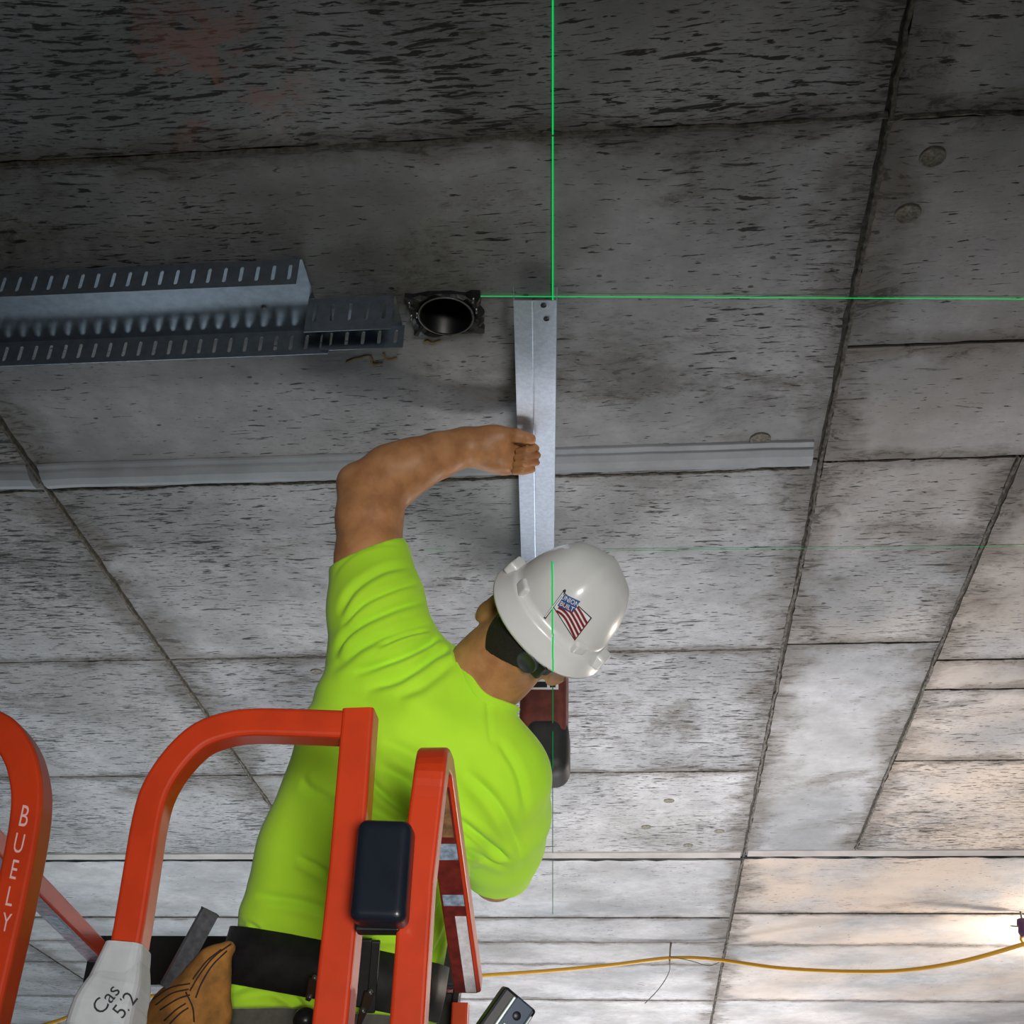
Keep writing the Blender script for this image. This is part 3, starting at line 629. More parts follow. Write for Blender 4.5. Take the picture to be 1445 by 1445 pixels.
shirt = fmesh('shirt', V, Fq, LIME, person); shirt['label'] = 'lime green short sleeved work shirt'
SH = bvh(shirt)
# collar rib
cp = []; ca = nrm(P(735, 905, 2.19)-P(676, 972, 2.178)); c0_ = P(684, 960, 2.18)
cs1 = nrm(np.cross(ca, (.3, .2, .9))); cs2 = np.cross(ca, cs1); c9 = P(676, 972, 2.178); rim = []
for i in range(72):
    a_ = 2*math.pi*i/72; q_ = c9+ca*.2+(cs1*math.cos(a_)+cs2*math.sin(a_))*.0735
    h = SH.ray_cast(Vector(q_), Vector(-ca)); rim.append(np.array(h[0])+ca*.0005 if h[0] is not None else None)
ok = [p for p in rim if p is not None]
if len(ok) > 60:
    ok = np.array(ok); 
    for _ in range(6): ok = (np.roll(ok, 1, 0)+2*ok+np.roll(ok, -1, 0))/4
    sweep('collar', list(ok), rrect(.004, .008, .003), ca, LIME, shirt, closed=True, smooth=True)
# trousers and boots (below the frame)
GREY = plain('grey_trousers', (84, 82, 76), .9, noise=.25, scale=60, bump=.2); BOOT = plain('brown_boot', (74, 54, 38), .7, noise=.3, scale=40)
ft = Field((-.95, 1.86, DECK-.0), (-.20, 2.50, 2.02), .006)
hip = P(462, 1418, 2.12)
wl, wr2 = hip+np.array([-.10, .01, .0]), hip+np.array([.085, .01, -.01])
ft.chain([(P(400, 1405, 2.12), .090), (hip+np.array([-.09, .02, -.10]), .10)], .03); ft.chain([(P(525, 1410, 2.12), .095), (hip+np.array([.08, .02, -.10]), .10)], .03)
ft.cone(hip+np.array([-.05, .01, -.02]), hip+np.array([.05, .01, -.02]), .11, .11, .03)
FL, FR = np.array([hip[0]-.16, hip[1]+.01, DECK]), np.array([hip[0]+.10, hip[1]+.05, DECK])
for h0, fo in ((hip+np.array([-.09, .02, -.10]), FL), (hip+np.array([.08, .02, -.10]), FR)):
    kn = (h0+fo)/2+np.array([0, .03, .05]); ft.chain([(h0, .098), (kn, .068), (fo+np.array([0, 0, .12]), .058)], .02)
V, Fq = ft.mesh(2); trousers = fmesh('trousers', V, Fq, GREY, person)
for fo in (FL, FR):
    fb = Field(fo+np.array([-.1, -.14, -.02]), fo+np.array([.1, .26, .22]), .006)
    fb.cone(fo+np.array([0, 0, .05]), fo+np.array([0, 0, .16]), .052, .056, .02); fb.cone(fo+np.array([0, -.02, .045]), fo+np.array([.0, .15, .04]), .045, .042, .03)
    fb.half(fo+np.array([0, 0, .002]), (0, 0, -1)); V, Fq = fb.mesh(1); fmesh('boot', V, Fq, BOOT, person)

# ---------------------------------------------------------------- hard hat
WHITE = plain('white_hat_plastic', (222, 224, 222), .32, noise=.05, scale=12, coat=.25)
hat = empty('hard_hat', HC); tag(hat, 'white hard hat with a flag sticker worn by the worker', 'hard hat')
HA, HB, HH = .097, .116, .131
def sgn(v, p): return math.copysign(abs(v)**p, v)
def hat_grid(inner=0.):
    V = []; nphi = 96; rows = []
    for i in range(nphi):
        ph = 2*math.pi*i/nphi; c, s = math.cos(ph), math.sin(ph); ring = []
        brimw = .020+.034*max(0, s)**3-.001*max(0, -s)**1.5; dro = -.006-.008*max(0, s)**2-.010*max(0, -s)
        bx_, by_ = HA*sgn(c, .92), HB*sgn(s, .92)*(.86 if s < 0 else 1)
        skirt = .016+.006*max(0, -s)
        # brim: outer lip, top, root
        ring.append((bx_+c*brimw, by_+s*brimw, dro-.004)); ring.append((bx_+c*brimw, by_+s*brimw, dro)); ring.append((bx_+c*brimw*.55, by_+s*brimw*.55, dro*.3+.002))
        ring.append((bx_+c*.006, by_+s*.006, .010+skirt*.3)); ring.append((bx_+c*.001, by_+s*.001, .014+skirt*.5))
        for t in np.linspace(.10, 1.5, 13):
            r = math.cos(t)**.74; z = HH*math.sin(t)**1.0
            x, y = bx_*r*.985, by_*r*.985
            rib = .005*math.exp(-((x)/.016)**2)*min(1, max(0, t-.15)*2.5)                 # centre ridge
            vee = .0035*math.exp(-((abs(x)-.055)/.012)**2)*min(1, max(0, 1.35-t)*2)*min(1, max(0, t-.15)*3)
            ring.append((x, y, .012+z*.93+rib+vee*(1 if y > -.02 else .5)))
        rows.append(ring)
    return rows, nphi
rows, nphi = hat_grid(); k = len(rows[0]); V = [H(*p) for r in rows for p in r]; V.append(H(0, 0, .012+HH*.93+.005)); Fc = []
for i in range(nphi):
    j = (i+1) % nphi
    for q in range(k-1): Fc.append((i*k+q, j*k+q, j*k+q+1, i*k+q+1))
    Fc.append((i*k+k-1, j*k+k-1, len(V)-1))
shell = fixn(obj('shell', V, Fc, WHITE, hat, True)); solid(shell, .0025, -1)
HB_T = BVHTree.FromPolygons([Vector(v) for v in V], Fc)
def on_hat(px, py, off=.0008):
    r = nrm(ray(px, py)); h = HB_T.ray_cast(Vector(CAM), Vector(r)); 
    if h[0] is None: return None
    n = np.array(h[1]); n = n if np.dot(n, r) < 0 else -n
    return np.array(h[0])+n*off
for s in (-1, 1):          # accessory slots
    fb = Field(H(s*.105, 0, .012)-.05, H(s*.105, 0, .012)+.05, .0022)
    fb.rbox(H(s*.105, -.004, .011), ax, (.010, .022, .012), .005); fb.rbox(H(s*.114, -.004, .004), ax, (.008, .012, .010), .002, 0, 'sub'); V, Fq = fb.mesh(1); fmesh('accessory_slot', V, Fq, WHITE, hat)
    fb = Field(H(s*.075, -.085, .03)-.05, H(s*.075, -.085, .03)+.05, .0024)
    fb.rbox(H(s*.066, -.071, .030), (nrm(R_*s-FW*.8), nrm(FW+R_*s*.8), U), (.007, .015, .011), .004); V, Fq = fb.mesh(1); fmesh('vent_rib', V, Fq, WHITE, hat)
# suspension at the nape
BAND = plain('black_suspension', (26, 28, 30), .45)
pts = [H(.082*math.cos(a), .101*math.sin(a), -.016-.020*max(0, -math.sin(a))**2) for a in np.linspace(math.pi*.95, math.pi*2.05, 40)]
sweep('suspension_band', pts, rrect(.0025, .017, .002), [U-.25*0*FW]*40, BAND, hat)
kc = H(.026, -.101, -.034); kn_ = nrm(-FW-U*.25)
fb = Field(kc-.06, kc+.06, .0022); fb.rbox(kc-kn_*.003, (R_, kn_, np.cross(R_, kn_)), (.032, .009, .019), .006); V, Fq = fb.mesh(1); fmesh('ratchet_housing', V, Fq, BAND, hat)
kb = lathe('ratchet_knob', kc+kn_*.004, kn_, [(.0195, -.006), (.0195, .006), (.0185, .009), (.0165, .0095), (.016, .008), (.0001, .008)], plain('knob_grey', (52, 58, 60), .5), hat, 28)
# flag sticker, laid on the shell
def patch(name, cs, mat, off, n=5, m=4, parent=hat):
    cs = [np.array(c, float) for c in cs]; V = []; Fc = []
    for i in range(n+1):
        for j in range(m+1):
            u, v = i/n, j/m; q = cs[0]*(1-u)*(1-v)+cs[1]*u*(1-v)+cs[2]*u*v+cs[3]*(1-u)*v; V.append(on_hat(q[0], q[1], off))
    for i in range(n):
        for j in range(m): a = i*(m+1)+j; Fc.append((a, a+1, a+m+2, a+m+1))
    return obj(name, V, Fc, mat, parent)
INK_B = plain('sticker_blue', (24, 74, 140), .5); INK_R = plain('sticker_red', (128, 22, 34), .5); INK_W = plain('sticker_white', (232, 234, 236), .5); INK_K = plain('sticker_black', (24, 26, 34), .5)
outl = patch('sticker_outline', [(779.6, 855.4), (796.6, 836.2), (835.4, 872), (811, 904.4)], INK_K, .0002, 8, 8)
flag = patch('flag_sticker', [(781, 855), (797, 838), (833, 872), (811, 902)], INK_W, .0005, 8, 8); flag['label'] = 'stars and stripes sticker reading UNION BUILT'
patch('canton', [(787, 854.5), (797, 838.5), (819, 848.5), (807, 866)], INK_B, .0011, 6, 5, flag)
patch('flagpole', [(767.5, 871.5), (795.5, 833.5), (798, 835), (770, 873.5)], INK_K, .0012, 8, 2, flag); patch('flagpole_core', [(769, 870), (795, 836), (796.3, 836.8), (770.2, 871.2)], INK_W, .0016, 8, 2, flag)
patch('pole_tip', [(794, 834), (797.5, 831.5), (799.3, 833), (797.5, 838)], INK_K, .0018, 2, 2, flag)
def q2(u, v):      # flag coordinates -> pixels, u along the stripes, v across them
    a = np.array([797., 840.]); hoist = np.array([783.5, 863.]); fly_t = np.array([831., 874.]); fly_b = np.array([811., 900.])
    wave = np.array([.0, -1.])*7*math.sin(u*math.pi*1.15)
    return a*(1-u)*(1-v)+hoist*(1-u)*v+fly_t*u*(1-v)+fly_b*u*v+wave
for i in range(5):
    v0, v1 = .06+i*.205, .06+i*.205+.115; u0 = .56 if i < 2 else .03
    n = 8; V = []
    for j in range(n+1):
        u = u0+(1-u0)*j/n
        for v in (v0, v1): p_ = q2(u, v); V.append(on_hat(p_[0], p_[1], .0014))
    obj('stripe', V, [(2*j, 2*j+1, 2*j+3, 2*j+2) for j in range(n)], INK_R, flag)
def text_mesh(txt, size=1.):
    c = bpy.data.curves.new('t', 'FONT'); c.body = txt; c.size = size; c.align_x = 'CENTER'; c.resolution_u = 3
    o = bpy.data.objects.new('t', c); COL.objects.link(o); dg = bpy.context.evaluated_depsgraph_get(); dg.update()
    me = bpy.data.meshes.new_from_object(o.evaluated_get(dg)); v = np.array([q.co[:] for q in me.vertices]); f = [tuple(p.vertices) for p in me.polygons]
    bpy.data.objects.remove(o); bpy.data.curves.remove(c); bpy.data.meshes.remove(me); return v, f
for txt, c_, sz in (('UNION', (803.2, 850.6), 9.6), ('BUILT', (798.6, 858.4), 9.6)):
    v, f = text_mesh(txt, sz); ang = math.radians(27); V = []
    for q in v:
        x, y = q[0]*.84, -q[1]; V.append(on_hat(c_[0]+x*math.cos(ang)-y*math.sin(ang), c_[1]+x*math.sin(ang)+y*math.cos(ang), .0017))
    obj('lettering', V, f, INK_W, flag)

# ---------------------------------------------------------------- rotary hammer drill
RED = plain('red_tool_casing', (104, 46, 38), .6, noise=.35, scale=40); RUB = plain('black_rubber', (34, 35, 36), .6, noise=.3, scale=50)
dr = empty('rotary_hammer', (DX, DY, 2.45)); tag(dr, 'red and black rotary hammer drill pointed up at the ceiling', 'power drill')
def dp(px, py): return PY(px, py, DY)
zt, zm, zb = dp(770, 940)[2], dp(770, 1035)[2], dp(780, 1106)[2]
fb = Field((DX-.10, DY-.12, zb-.05), (DX+.12, DY+.14, 2.99), .0032)
hw_ = .051; e3 = np.eye(3); cx_ = dp(768, 1020)[0]
fb.rbox((cx_, DY, (zt+zm)/2+.05), e3, (hw_, .058, (zt-zm)/2+.075), .016); fb.cone((cx_-.005, DY, zt+.06), (DX, DY, zt+.16), .044, .026, .02)
V, Fq = fb.mesh(1); fmesh('casing', V, Fq, RED, dr)
fb = Field((DX-.12, DY-.12, zb-.03), (DX+.14, DY+.14, zm+.08), .0032)
fb.rbox((cx_+.004, DY-.002, (zm+zb)/2+.012), e3, (hw_+.001, .060, (zm-zb)/2+.010), .034); V, Fq = fb.mesh(1); fmesh('motor_housing', V, Fq, RUB, dr)
fb = Field((DX-.12, DY-.22, zb-.05), (DX+.14, DY+.02, zt+.06), .004)
lathe('chuck', (DX, DY, zt+.15), (0, 0, 1), [(.0001, 0), (.022, 0), (.024, .01), (.024, .05), (.018, .065), (.010, .07), (.0001, .07)], RUB, dr)
lathe('drill_bit', (DX, DY, zt+.2), (0, 0, 1), [(.0001, 0), (.005, 0), (.005, CEIL-.03-zt-.2), (.0001, CEIL-.028-zt-.2)], STEEL, dr, 12)
tube('grip', [(cx_-.02, DY+.055, zb+.03), (cx_-.02, DY+.10, zb+.04), (cx_-.02, DY+.11, zb+.09), (cx_-.02, DY+.10, zb+.15), (cx_-.02, DY+.05, zb+.17)], .017, RUB, dr, 12)
tube('side_handle', [(cx_-.04, DY-.02, zb+.085), (cx_-.055, DY-.055, zb+.088)], .013, RUB, dr, 12)
for (a, b, c, d, m, oy) in ((745, 788, 958, 973, INK_W, .0595), (776, 784, 962, 970, INK_K, .0600), (750, 772, 962, 970, INK_K, .0600)):
    q = [PY(a, d, DY-oy), PY(b, d, DY-oy), PY(b, c, DY-oy), PY(a, c, DY-oy)]
    o = obj('name_plate', q, [(0, 1, 2, 3)], m, dr); solid(o, .001)
for i in range(5):
    c = dp(763+i*4.4, 1086); box('vent_slot', (c[0], DY-.0605, c[2]), (.0014, 0, .0006), (0, .002, 0), (-.003, 0, .010), BLACK, dr)

# ---------------------------------------------------------------- tool belt
LEATH = plain('black_leather', (24, 24, 25), .55, noise=.5, scale=50, bump=.3); TAN = plain('tan_suede', (150, 102, 44), .85, noise=.4, scale=30, bump=.3); STITCH = plain('dark_thread', (46, 30, 16), .9)
bc = P(455, 1372, 2.11)
belt = empty('tool_belt', bc); tag(belt, 'black leather tool belt with tan pouch around the waist of the worker', 'tool belt')
bpts = [(296, 1352), (330, 1356), (380, 1359), (430, 1360), (470, 1362), (500, 1366), (530, 1378), (560, 1394), (590, 1412), (612, 1428)]
def on_shirt(px, py, off):
    r = nrm(ray(px, py)); h = SH.ray_cast(Vector(CAM), Vector(r))
    if h[0] is None: return None
    n = np.array(h[1]); n = n if np.dot(n, r) < 0 else -n; return np.array(h[0])+n*off
# ring around the waist found by casting at the shirt from its axis
BN = nrm(WA*.40+np.array([.06, -.02, .8])); b1 = nrm(np.cross(BN, (0, 1, 0))); b1 = b1 if b1[0] > 0 else -b1; b2 = np.cross(BN, b1)
Vb = []; nb = 72; hb = .044
for i in range(nb):
    a = 2*math.pi*i/nb; d = b1*math.cos(a)+b2*math.sin(a)
    rr = []
    for hh in (-hb, 0, hb):
        h = SH.ray_cast(Vector(bc+BN*hh), Vector(d)); rr.append((np.array(h[0])-bc-BN*hh)@d if h[0] is not None else .12)
    rr = max(rr[1], .6*max(rr)+.4*rr[1])
    Vb += [bc+d*(rr+o_)+BN*hh for (hh, o_) in ((-hb, .003), (-hb, .009), (0, .011), (hb, .009), (hb, .003))]
Fb = [(i*5+j, ((i+1) % nb)*5+j, ((i+1) % nb)*5+(j+1) % 5, i*5+(j+1) % 5) for i in range(nb) for j in range(5)]
beltm = fixn(obj('belt', Vb, Fb, LEATH, belt, True))
BB = BVHTree.FromPolygons([Vector(v) for v in Vb], Fb)
bd = 2.00
for x0 in (512,):
    box('belt_loop', P(x0, 1372, 1.965), camdir(.011, 0, 0), camdir(.004, .052, 0), camdir(0, 0, .006), LEATH, belt, .003)
    box('belt_loop', P(x0+14, 1378, 1.97), camdir(.008, 0, 0), camdir(.004, .056, 0), camdir(0, 0, .005), LEATH, belt, .003)
# pouch
fb = Field(P(265, 1420, 1.98)-.22, P(265, 1420, 1.98)+.22, .004)
cam_ax = (camdir(1, .0, 0), camdir(0, 1, 0), camdir(0, 0, 1)); tilt = (camdir(.95, .3, 0), camdir(-.3, .95, 0), camdir(0, 0, 1))
fb.chain([(P(322, 1338, 1.975), .012), (P(300, 1358, 1.965), .022), (P(285, 1385, 1.96), .030), (P(270, 1420, 1.96), .042), (P(262, 1480, 1.97), .050)], .015)
fb.chain([(P(255, 1395, 1.97), .018), (P(238, 1425, 1.97), .026), (P(232, 1490, 1.98), .032)], .02); fb.chain([(P(310, 1372, 1.965), .018), (P(305, 1430, 1.965), .022), (P(300, 1490, 1.97), .026)], .012)
fb.rbox(P(268, 1490, 1.98), tilt, (.062, .085, .035), .012, .02)
V, Fq = fb.mesh(2); pouch = fmesh('pouch', V, Fq, TAN, belt); PB_ = BVHTree.FromPolygons([Vector(v) for v in V], [tuple(f) for f in Fq])
def on(bv, px, py, off):
    r = nrm(ray(px, py)); h = bv.ray_cast(Vector(CAM), Vector(r))
    return None if h[0] is None else np.array(h[0])-r*off
for pts in ([(326, 1332), (302, 1350), (282, 1375), (268, 1398)], [(320, 1342), (300, 1362), (284, 1388), (276, 1408)], [(312, 1340), (292, 1356), (272, 1382)], [(216, 1410), (240, 1394), (268, 1388)], [(220, 1418), (242, 1402), (266, 1396)], [(226, 1425), (250, 1410), (268, 1404)],
            [(232, 1440), (248, 1425), (262, 1416)], [(240, 1444), (254, 1430), (266, 1422)], [(262, 1400), (272, 1422), (274, 1442)]):
    pp = [on(PB_, a, b, .0006) for a, b in [tuple(q) for q in spline([np.array(p, float) for p in pts], 5)]]; pp = [p for p in pp if p is not None]
    if len(pp) > 2: tube('stitching', pp, .0013, STITCH, pouch, 5)
# snap clips hanging off the belt
BRZ = plain('dark_bronze', (88, 74, 60), .35, .8)
for (pts, rv) in ([[(443, 1381), (439, 1398), (434, 1412)], [(444, 1380), (437, 1407)]], [[(521, 1400), (515, 1420), (506, 1446)], [(522, 1400), (512, 1426)]]):
    pp = [P(a, b, 1.955) for a, b in spline([np.array(p, float) for p in pts], 4)]; n = len(pp)
    cl = sweep('snap_clip', pp, rrect(.0075, .003, .0025), camdir(0, 0, 1), BRZ, belt, scale=[1.05-.55*(i/(n-1))**2 for i in range(n)])
    for (a, b) in rv: lathe('rivet', P(a, b, 1.952), camdir(0, 0, 1), [(.0045, -.001), (.0042, .0015), (.0001, .003)], STEEL, cl, 12)
lathe('tape_reel', P(431, 1440, 1.955), camdir(.2, .3, 1), [(.0001, -.012), (.016, -.012), (.019, -.006), (.019, .006), (.015, .011), (.0001, .012)], plain('reel_black', (40, 40, 42), .25, .5), belt, 24)
# square tool stuck in the pouch
tb = empty('chisel_bar', P(262, 1370, 1.97)); tag(tb, 'dark square steel bar sticking out of the tan pouch', 'tool')
a, b = P(296, 1287, 1.99), P(252, 1368, 1.965); t = nrm(a-b); s_ = nrm(np.cross(t, camdir(0, 0, 1)))
DKST = plain('dark_steel', (64, 66, 70), .35, .7, noise=.4, scale=80)
sweep('shaft', [b-t*.03, a], [(-.0135, -.009), (.0135, -.009), (.0135, .009), (-.0135, .009)], camdir(.3, 0, 1), DKST, tb); sweep('end_cap', [a-t*.0005, a+t*.0015], rrect(.0145, .010, .002), camdir(.3, 0, 1), plain('cap_black', (22, 22, 24), .5), tb)

# ---------------------------------------------------------------- scissor lift: guard rails
lift = empty('scissor_lift', (-.66, 2.1, 0)); tag(lift, 'orange scissor lift basket with bent tube guard rails around the worker', 'lift')
TR = .0195; YR = 1.55
def rail(name, path, prof=None, up=(0, -1, 0), mat=ORANGE): return sweep(name, path, prof or rrect(TR, TR, .006), up, mat, lift)
DZ = DECK
def drop(p, z): return np.array([p[0], p[1], z])
def bent(pts, n=6): return spline(pts, n)
leg1 = [PY(188, 1310, YR), PY(200, 1235, YR)]
g1 = [drop(leg1[0], DZ), leg1[0], leg1[1], PY(212, 1162, YR), PY(225, 1118, YR), PY(250, 1078, YR), PY(284, 1045, YR), PY(322, 1030, YR), PY(360, 1025, YR), PY(420, 1026, YR), PY(502, 1029, YR)]
g1 = [g1[0], g1[1]] + bent(g1[1:], 5)[1:]
rail('guard_rail', g1)
top1 = PY(509, 1008, YR); rail('corner_post', [drop(top1, DZ), PY(492, 1230, YR), top1], rrect(.0212, .0220, .005))
# side rail: rises at the front, runs away along the right-hand edge
lx = PY(590, 1250, YR-.02)
hp = [np.array([lx[0], lx[1], DZ]), lx, PY(604, 1130, YR-.02), PY(609, 1090, YR-.02), PY(612, 1073, YR+.005), PY(618, 1082, YR+.06)]
far = PY(661, 1388, 1.99)
pth = [hp[0], hp[1]] + bent(hp[1:], 4)[1:] + [hp[-1]+(far-hp[-1])*t for t in (.3, .6, 1.)]
up = [(0, -1, 0)]*2; ups = []
for i, p in enumerate(pth):
    t = nrm(pth[min(i+1, len(pth)-1)]-pth[max(i-1, 0)]); ups.append(np.cross(t, (1, 0, 0)) if abs(np.dot(t, (1, 0, 0))) < .9 else (0, 0, 1))
sr = sweep('guard_rail', pth, rrect(.0205, .0165, .005), ups, ORANGE, lift)
# worn strip and stickers on the underside of the side rail
rd_ = nrm(far-hp[-1]); rn_ = nrm(np.cross(rd_, (1, 0, 0))); rn_ = rn_ if rn_[2] > 0 else -rn_
def along(t, dx=0, dz=0): return hp[-1]+(far-hp[-1])*t+np.array([dx, 0, 0])+rn_*dz
def strip(name, t0, t1, dx0, dx1, mat, dz=-.0170):
    o = obj(name, [along(t0, dx0, dz), along(t0, dx1, dz), along(t1, dx1, dz), along(t1, dx0, dz)], [(0, 1, 2, 3)], mat, lift); solid(o, .0006); return o
strip('worn_paint', .05, 1.0, -.018, .015, MAROON)
STK = plain('torn_sticker', (150, 170, 190), .7, noise=.5, scale=90); KRAFT = plain('torn_tape', (140, 104, 66), .8, noise=.5, scale=40)
strip('tape_remnant', .06, .26, -.017, .012, KRAFT, -.0176); strip('sticker', .29, .36, -.016, .014, STK, -.0176); strip('sticker', .52, .57, -.016, .014, STK, -.0176)
strip('bare_metal', .62, .995, -.002, .014, plain('scuffed_white', (226, 224, 228), .5, noise=.2, scale=80), -.0176)
lathe('end_cap', far, far-hp[-1], [(.0001, 0), (.016, 0), (.014, .004), (.0001, .005)], MAROON, lift, 16)
pf = PY(651, 1402, 2.60); rail('corner_post', [drop(pf, DZ), pf+np.array([0, 0, -.02])], rrect(.016, .016, .004))
box('hinge_plate', PY(632, 1380, 2.68), (.026, 0, .012), (0, .012, 0), (-.006, 0, .028), MAROON, lift, .003)
box('latch', PY(627, 1432, 2.66), (.024, 0, 0), (0, .016, 0), (0, 0, .040), BLACK, lift, .004); box('latch_plate', PY(642, 1428, 2.65), (.007, 0, 0), (0, .016, 0), (.003, 0, .045), BLACK, lift, .003)
lathe('bolt', PY(646, 1403, 2.64), (0, 0, 1), [(.0001, -.012), (.004, -.012), (.004, .012), (.0001, .012)], STEEL, lift, 10)
# left-hand hoop with hand lettering, and the side rail behind it
h2 = [PY(20, 1285, YR), PY(38, 1195, YR), PY(45, 1140, YR), PY(43, 1105, YR), PY(33, 1070, YR), PY(10, 1038, YR), PY(-25, 1024, YR), PY(-80, 1022, YR)]
lefth = [drop(h2[0], DZ)] + bent(h2, 5) + [np.array([-1.08, YR, h2[-1][2]])]
rail('guard_rail', lefth, rrect(.021, .021, .006))
rail('corner_post', [np.array([-1.09, YR, DZ]), np.array([-1.09, YR, h2[-1][2]+.02])])
yb = 2.56; pbl = PY(113, 1322, yb-.02)
la = PY(54, 1258, 2.13); lb = PY(143, 1340, 2.56); lz = la[2]; lb = np.array([lb[0], lb[1], lz-.0]); ld = nrm(lb-la)
fr_ = la-ld*.55; sr2 = rail('guard_rail', [fr_, la, lb], rrect(.018, .018, .005), (0, 0, 1))
ls = nrm(np.cross(ld, (0, 0, 1)))
def lstrip(name, t0, t1, mat, o0=-.016, o1=.016, dz=-.0185):
    o = obj(name, [la+ld*t0+ls*o0+np.array([0, 0, dz]), la+ld*t0+ls*o1+np.array([0, 0, dz]), la+ld*t1+ls*o1+np.array([0, 0, dz]), la+ld*t1+ls*o0+np.array([0, 0, dz])], [(0, 1, 2, 3)], mat, lift); solid(o, .0006)
lstrip('worn_paint', -.3, .42, plain('faded_violet', (150, 130, 150), .7, noise=.5, scale=60)); lstrip('sticker', .08, .20, STK, -.012, .012, -.019)
rail('corner_post', [np.array([-1.09, 2.60, DZ]), np.array([-1.09, 2.60, lz])])
# black padded end rail
pa, pb2 = PY(128, 1352, yb), PY(520, 1362, yb); pa = np.array([pa[0], yb, (pa[2]+pb2[2])/2+.0]); pb2 = np.array([-.34, yb, pa[2]])
sweep('padded_end_rail', [pa, pb2], rrect(.014, .048, .006), (0, 0, 1), plain('black_padding', (14, 15, 17), .6), lift)
rail('end_rail', [np.array([-1.09, 2.6, lz-.03]), np.array([-.34, 2.6, lz-.03])], rrect(.016, .016, .005), (0, 0, 1))
# bumper pad bridging the two front posts
fb = Field(PY(540, 1235, YR-.05)-.12, PY(540, 1235, YR-.05)+.12, .0026)
pc = PY(541, 1233, YR-.055); vx = nrm(PY(582, 1233, YR-.055)-PY(500, 1233, YR-.055)); vz = nrm(PY(549, 1165, YR-.055)-PY(533, 1300, YR-.055)); vy = np.cross(vz, vx)
hx_ = np.linalg.norm(PY(580, 1233, YR-.055)-PY(502, 1233, YR-.055))/2; hz_ = np.linalg.norm(PY(549, 1161, YR-.055)-PY(533, 1305, YR-.055))/2
fb.rbox(pc, (vx, vy, vz), (hx_, .022, hz_), .012); V, Fq = fb.mesh(1); fmesh('bumper_pad', V, Fq, plain('navy_black_pad', (24, 30, 40), .3, noise=.2, scale=20), lift)
box('pad_tail', PY(535, 1306, YR-.03), vx*.027, vy*.012, vz*.009, BLACK, lift, .003)
# white tape sleeve with marker writing
tp_ = [PY(181, 1337, YR-.004), PY(177, 1362, YR-.004), PY(168, 1395, YR-.006), PY(156, 1425, YR-.008), PY(146, 1465, YR-.01)]
prof = rrect(.0235, .0235, .010, 4); sc = [1.0, 1.08, 1.42, 1.62, 1.70]
tpp = spline(tp_, 4); scs = np.interp(np.linspace(0, 1, len(tpp)), np.linspace(0, 1, 5), sc)
tape = sweep('tape_wrap', tpp, prof, (0, -1, 0), WHITE_T, lift, True, scale=list(scs)); tape['label'] = 'white tape wrap with black marker writing'
TB = bvh(tape)
MARK = plain('marker_ink', (48, 50, 56), .8)
def write(txt, c_, sz, ang, bv, mat, parent, off=.001, sx=1.):
    v, f = text_mesh(txt, sz); ang = math.radians(ang); V = []
    for q in v:
        x, y = q[0]*sx, -q[1]; p = on(bv, c_[0]+x*math.cos(ang)-y*math.sin(ang), c_[1]+x*math.sin(ang)+y*math.cos(ang), off)
        if p is None: return
        V.append(p)
    obj('lettering', V, f, mat, parent)
write('Cas', (157, 1416), 30, -52, TB, MARK, tape); write('5/2', (184, 1424), 30, -52, TB, MARK, tape)
lh = [o for o in lift.children if o.name.startswith('guard_rail')]
LB = BVHTree.FromPolygons([Vector(lift.location)*0+v.co for v in lh[2].data.vertices], [tuple(p.vertices) for p in lh[2].data.polygons])
PAINT = plain('pink_white_paint', (226, 178, 176), .7)
for txt, c_, sz in (('B', (31, 1166), 44), ('U', (24, 1203), 40), ('E', (17, 1240), 40), ('L', (11, 1278), 40), ('Y', (6, 1314), 38)): write(txt, c_, sz, 12, LB, PAINT, lh[2], .0008, .55)
# deck, chassis, scissor arms, wheels (below the frame)
box6('deck', -1.12, -.20, 1.51, 2.64, DZ-.07, DZ, STEEL, lift, .005)
for (x0, x1, y0, y1) in ((-1.12, -.20, 1.505, 1.515), (-1.12, -.20, 2.635, 2.645), (-1.125, -1.115, 1.51, 2.64), (-.205, -.195, 1.51, 2.64)): box6('toe_board', x0, x1, y0, y1, DZ, DZ+.14, ORANGE, lift)
box6('chassis', -1.08, -.24, 1.50, 2.70, .14, .36, ORANGE, lift, .02)
for x in (-1.02, -.30):
    for (z0_, z1_) in ((.38, .64), (.64, .92)):
        for s in (-1, 1):
            a, b = np.array([x+.02*s, 2.08-.48*s, z0_]), np.array([x+.02*s, 2.08+.48*s, z1_]); sweep('scissor_arm', [a, b], rrect(.012, .03, .004), (0, 0, 1), STEEL, lift)
    for y in (1.68, 2.52): lathe('wheel', (x+(.10 if x > -.6 else -.10), y, .15), (1, 0, 0), [(.0001, -.05), (.13, -.05), (.15, -.04), (.15, .04), (.13, .05), (.0001, .05)], BLACK, lift)

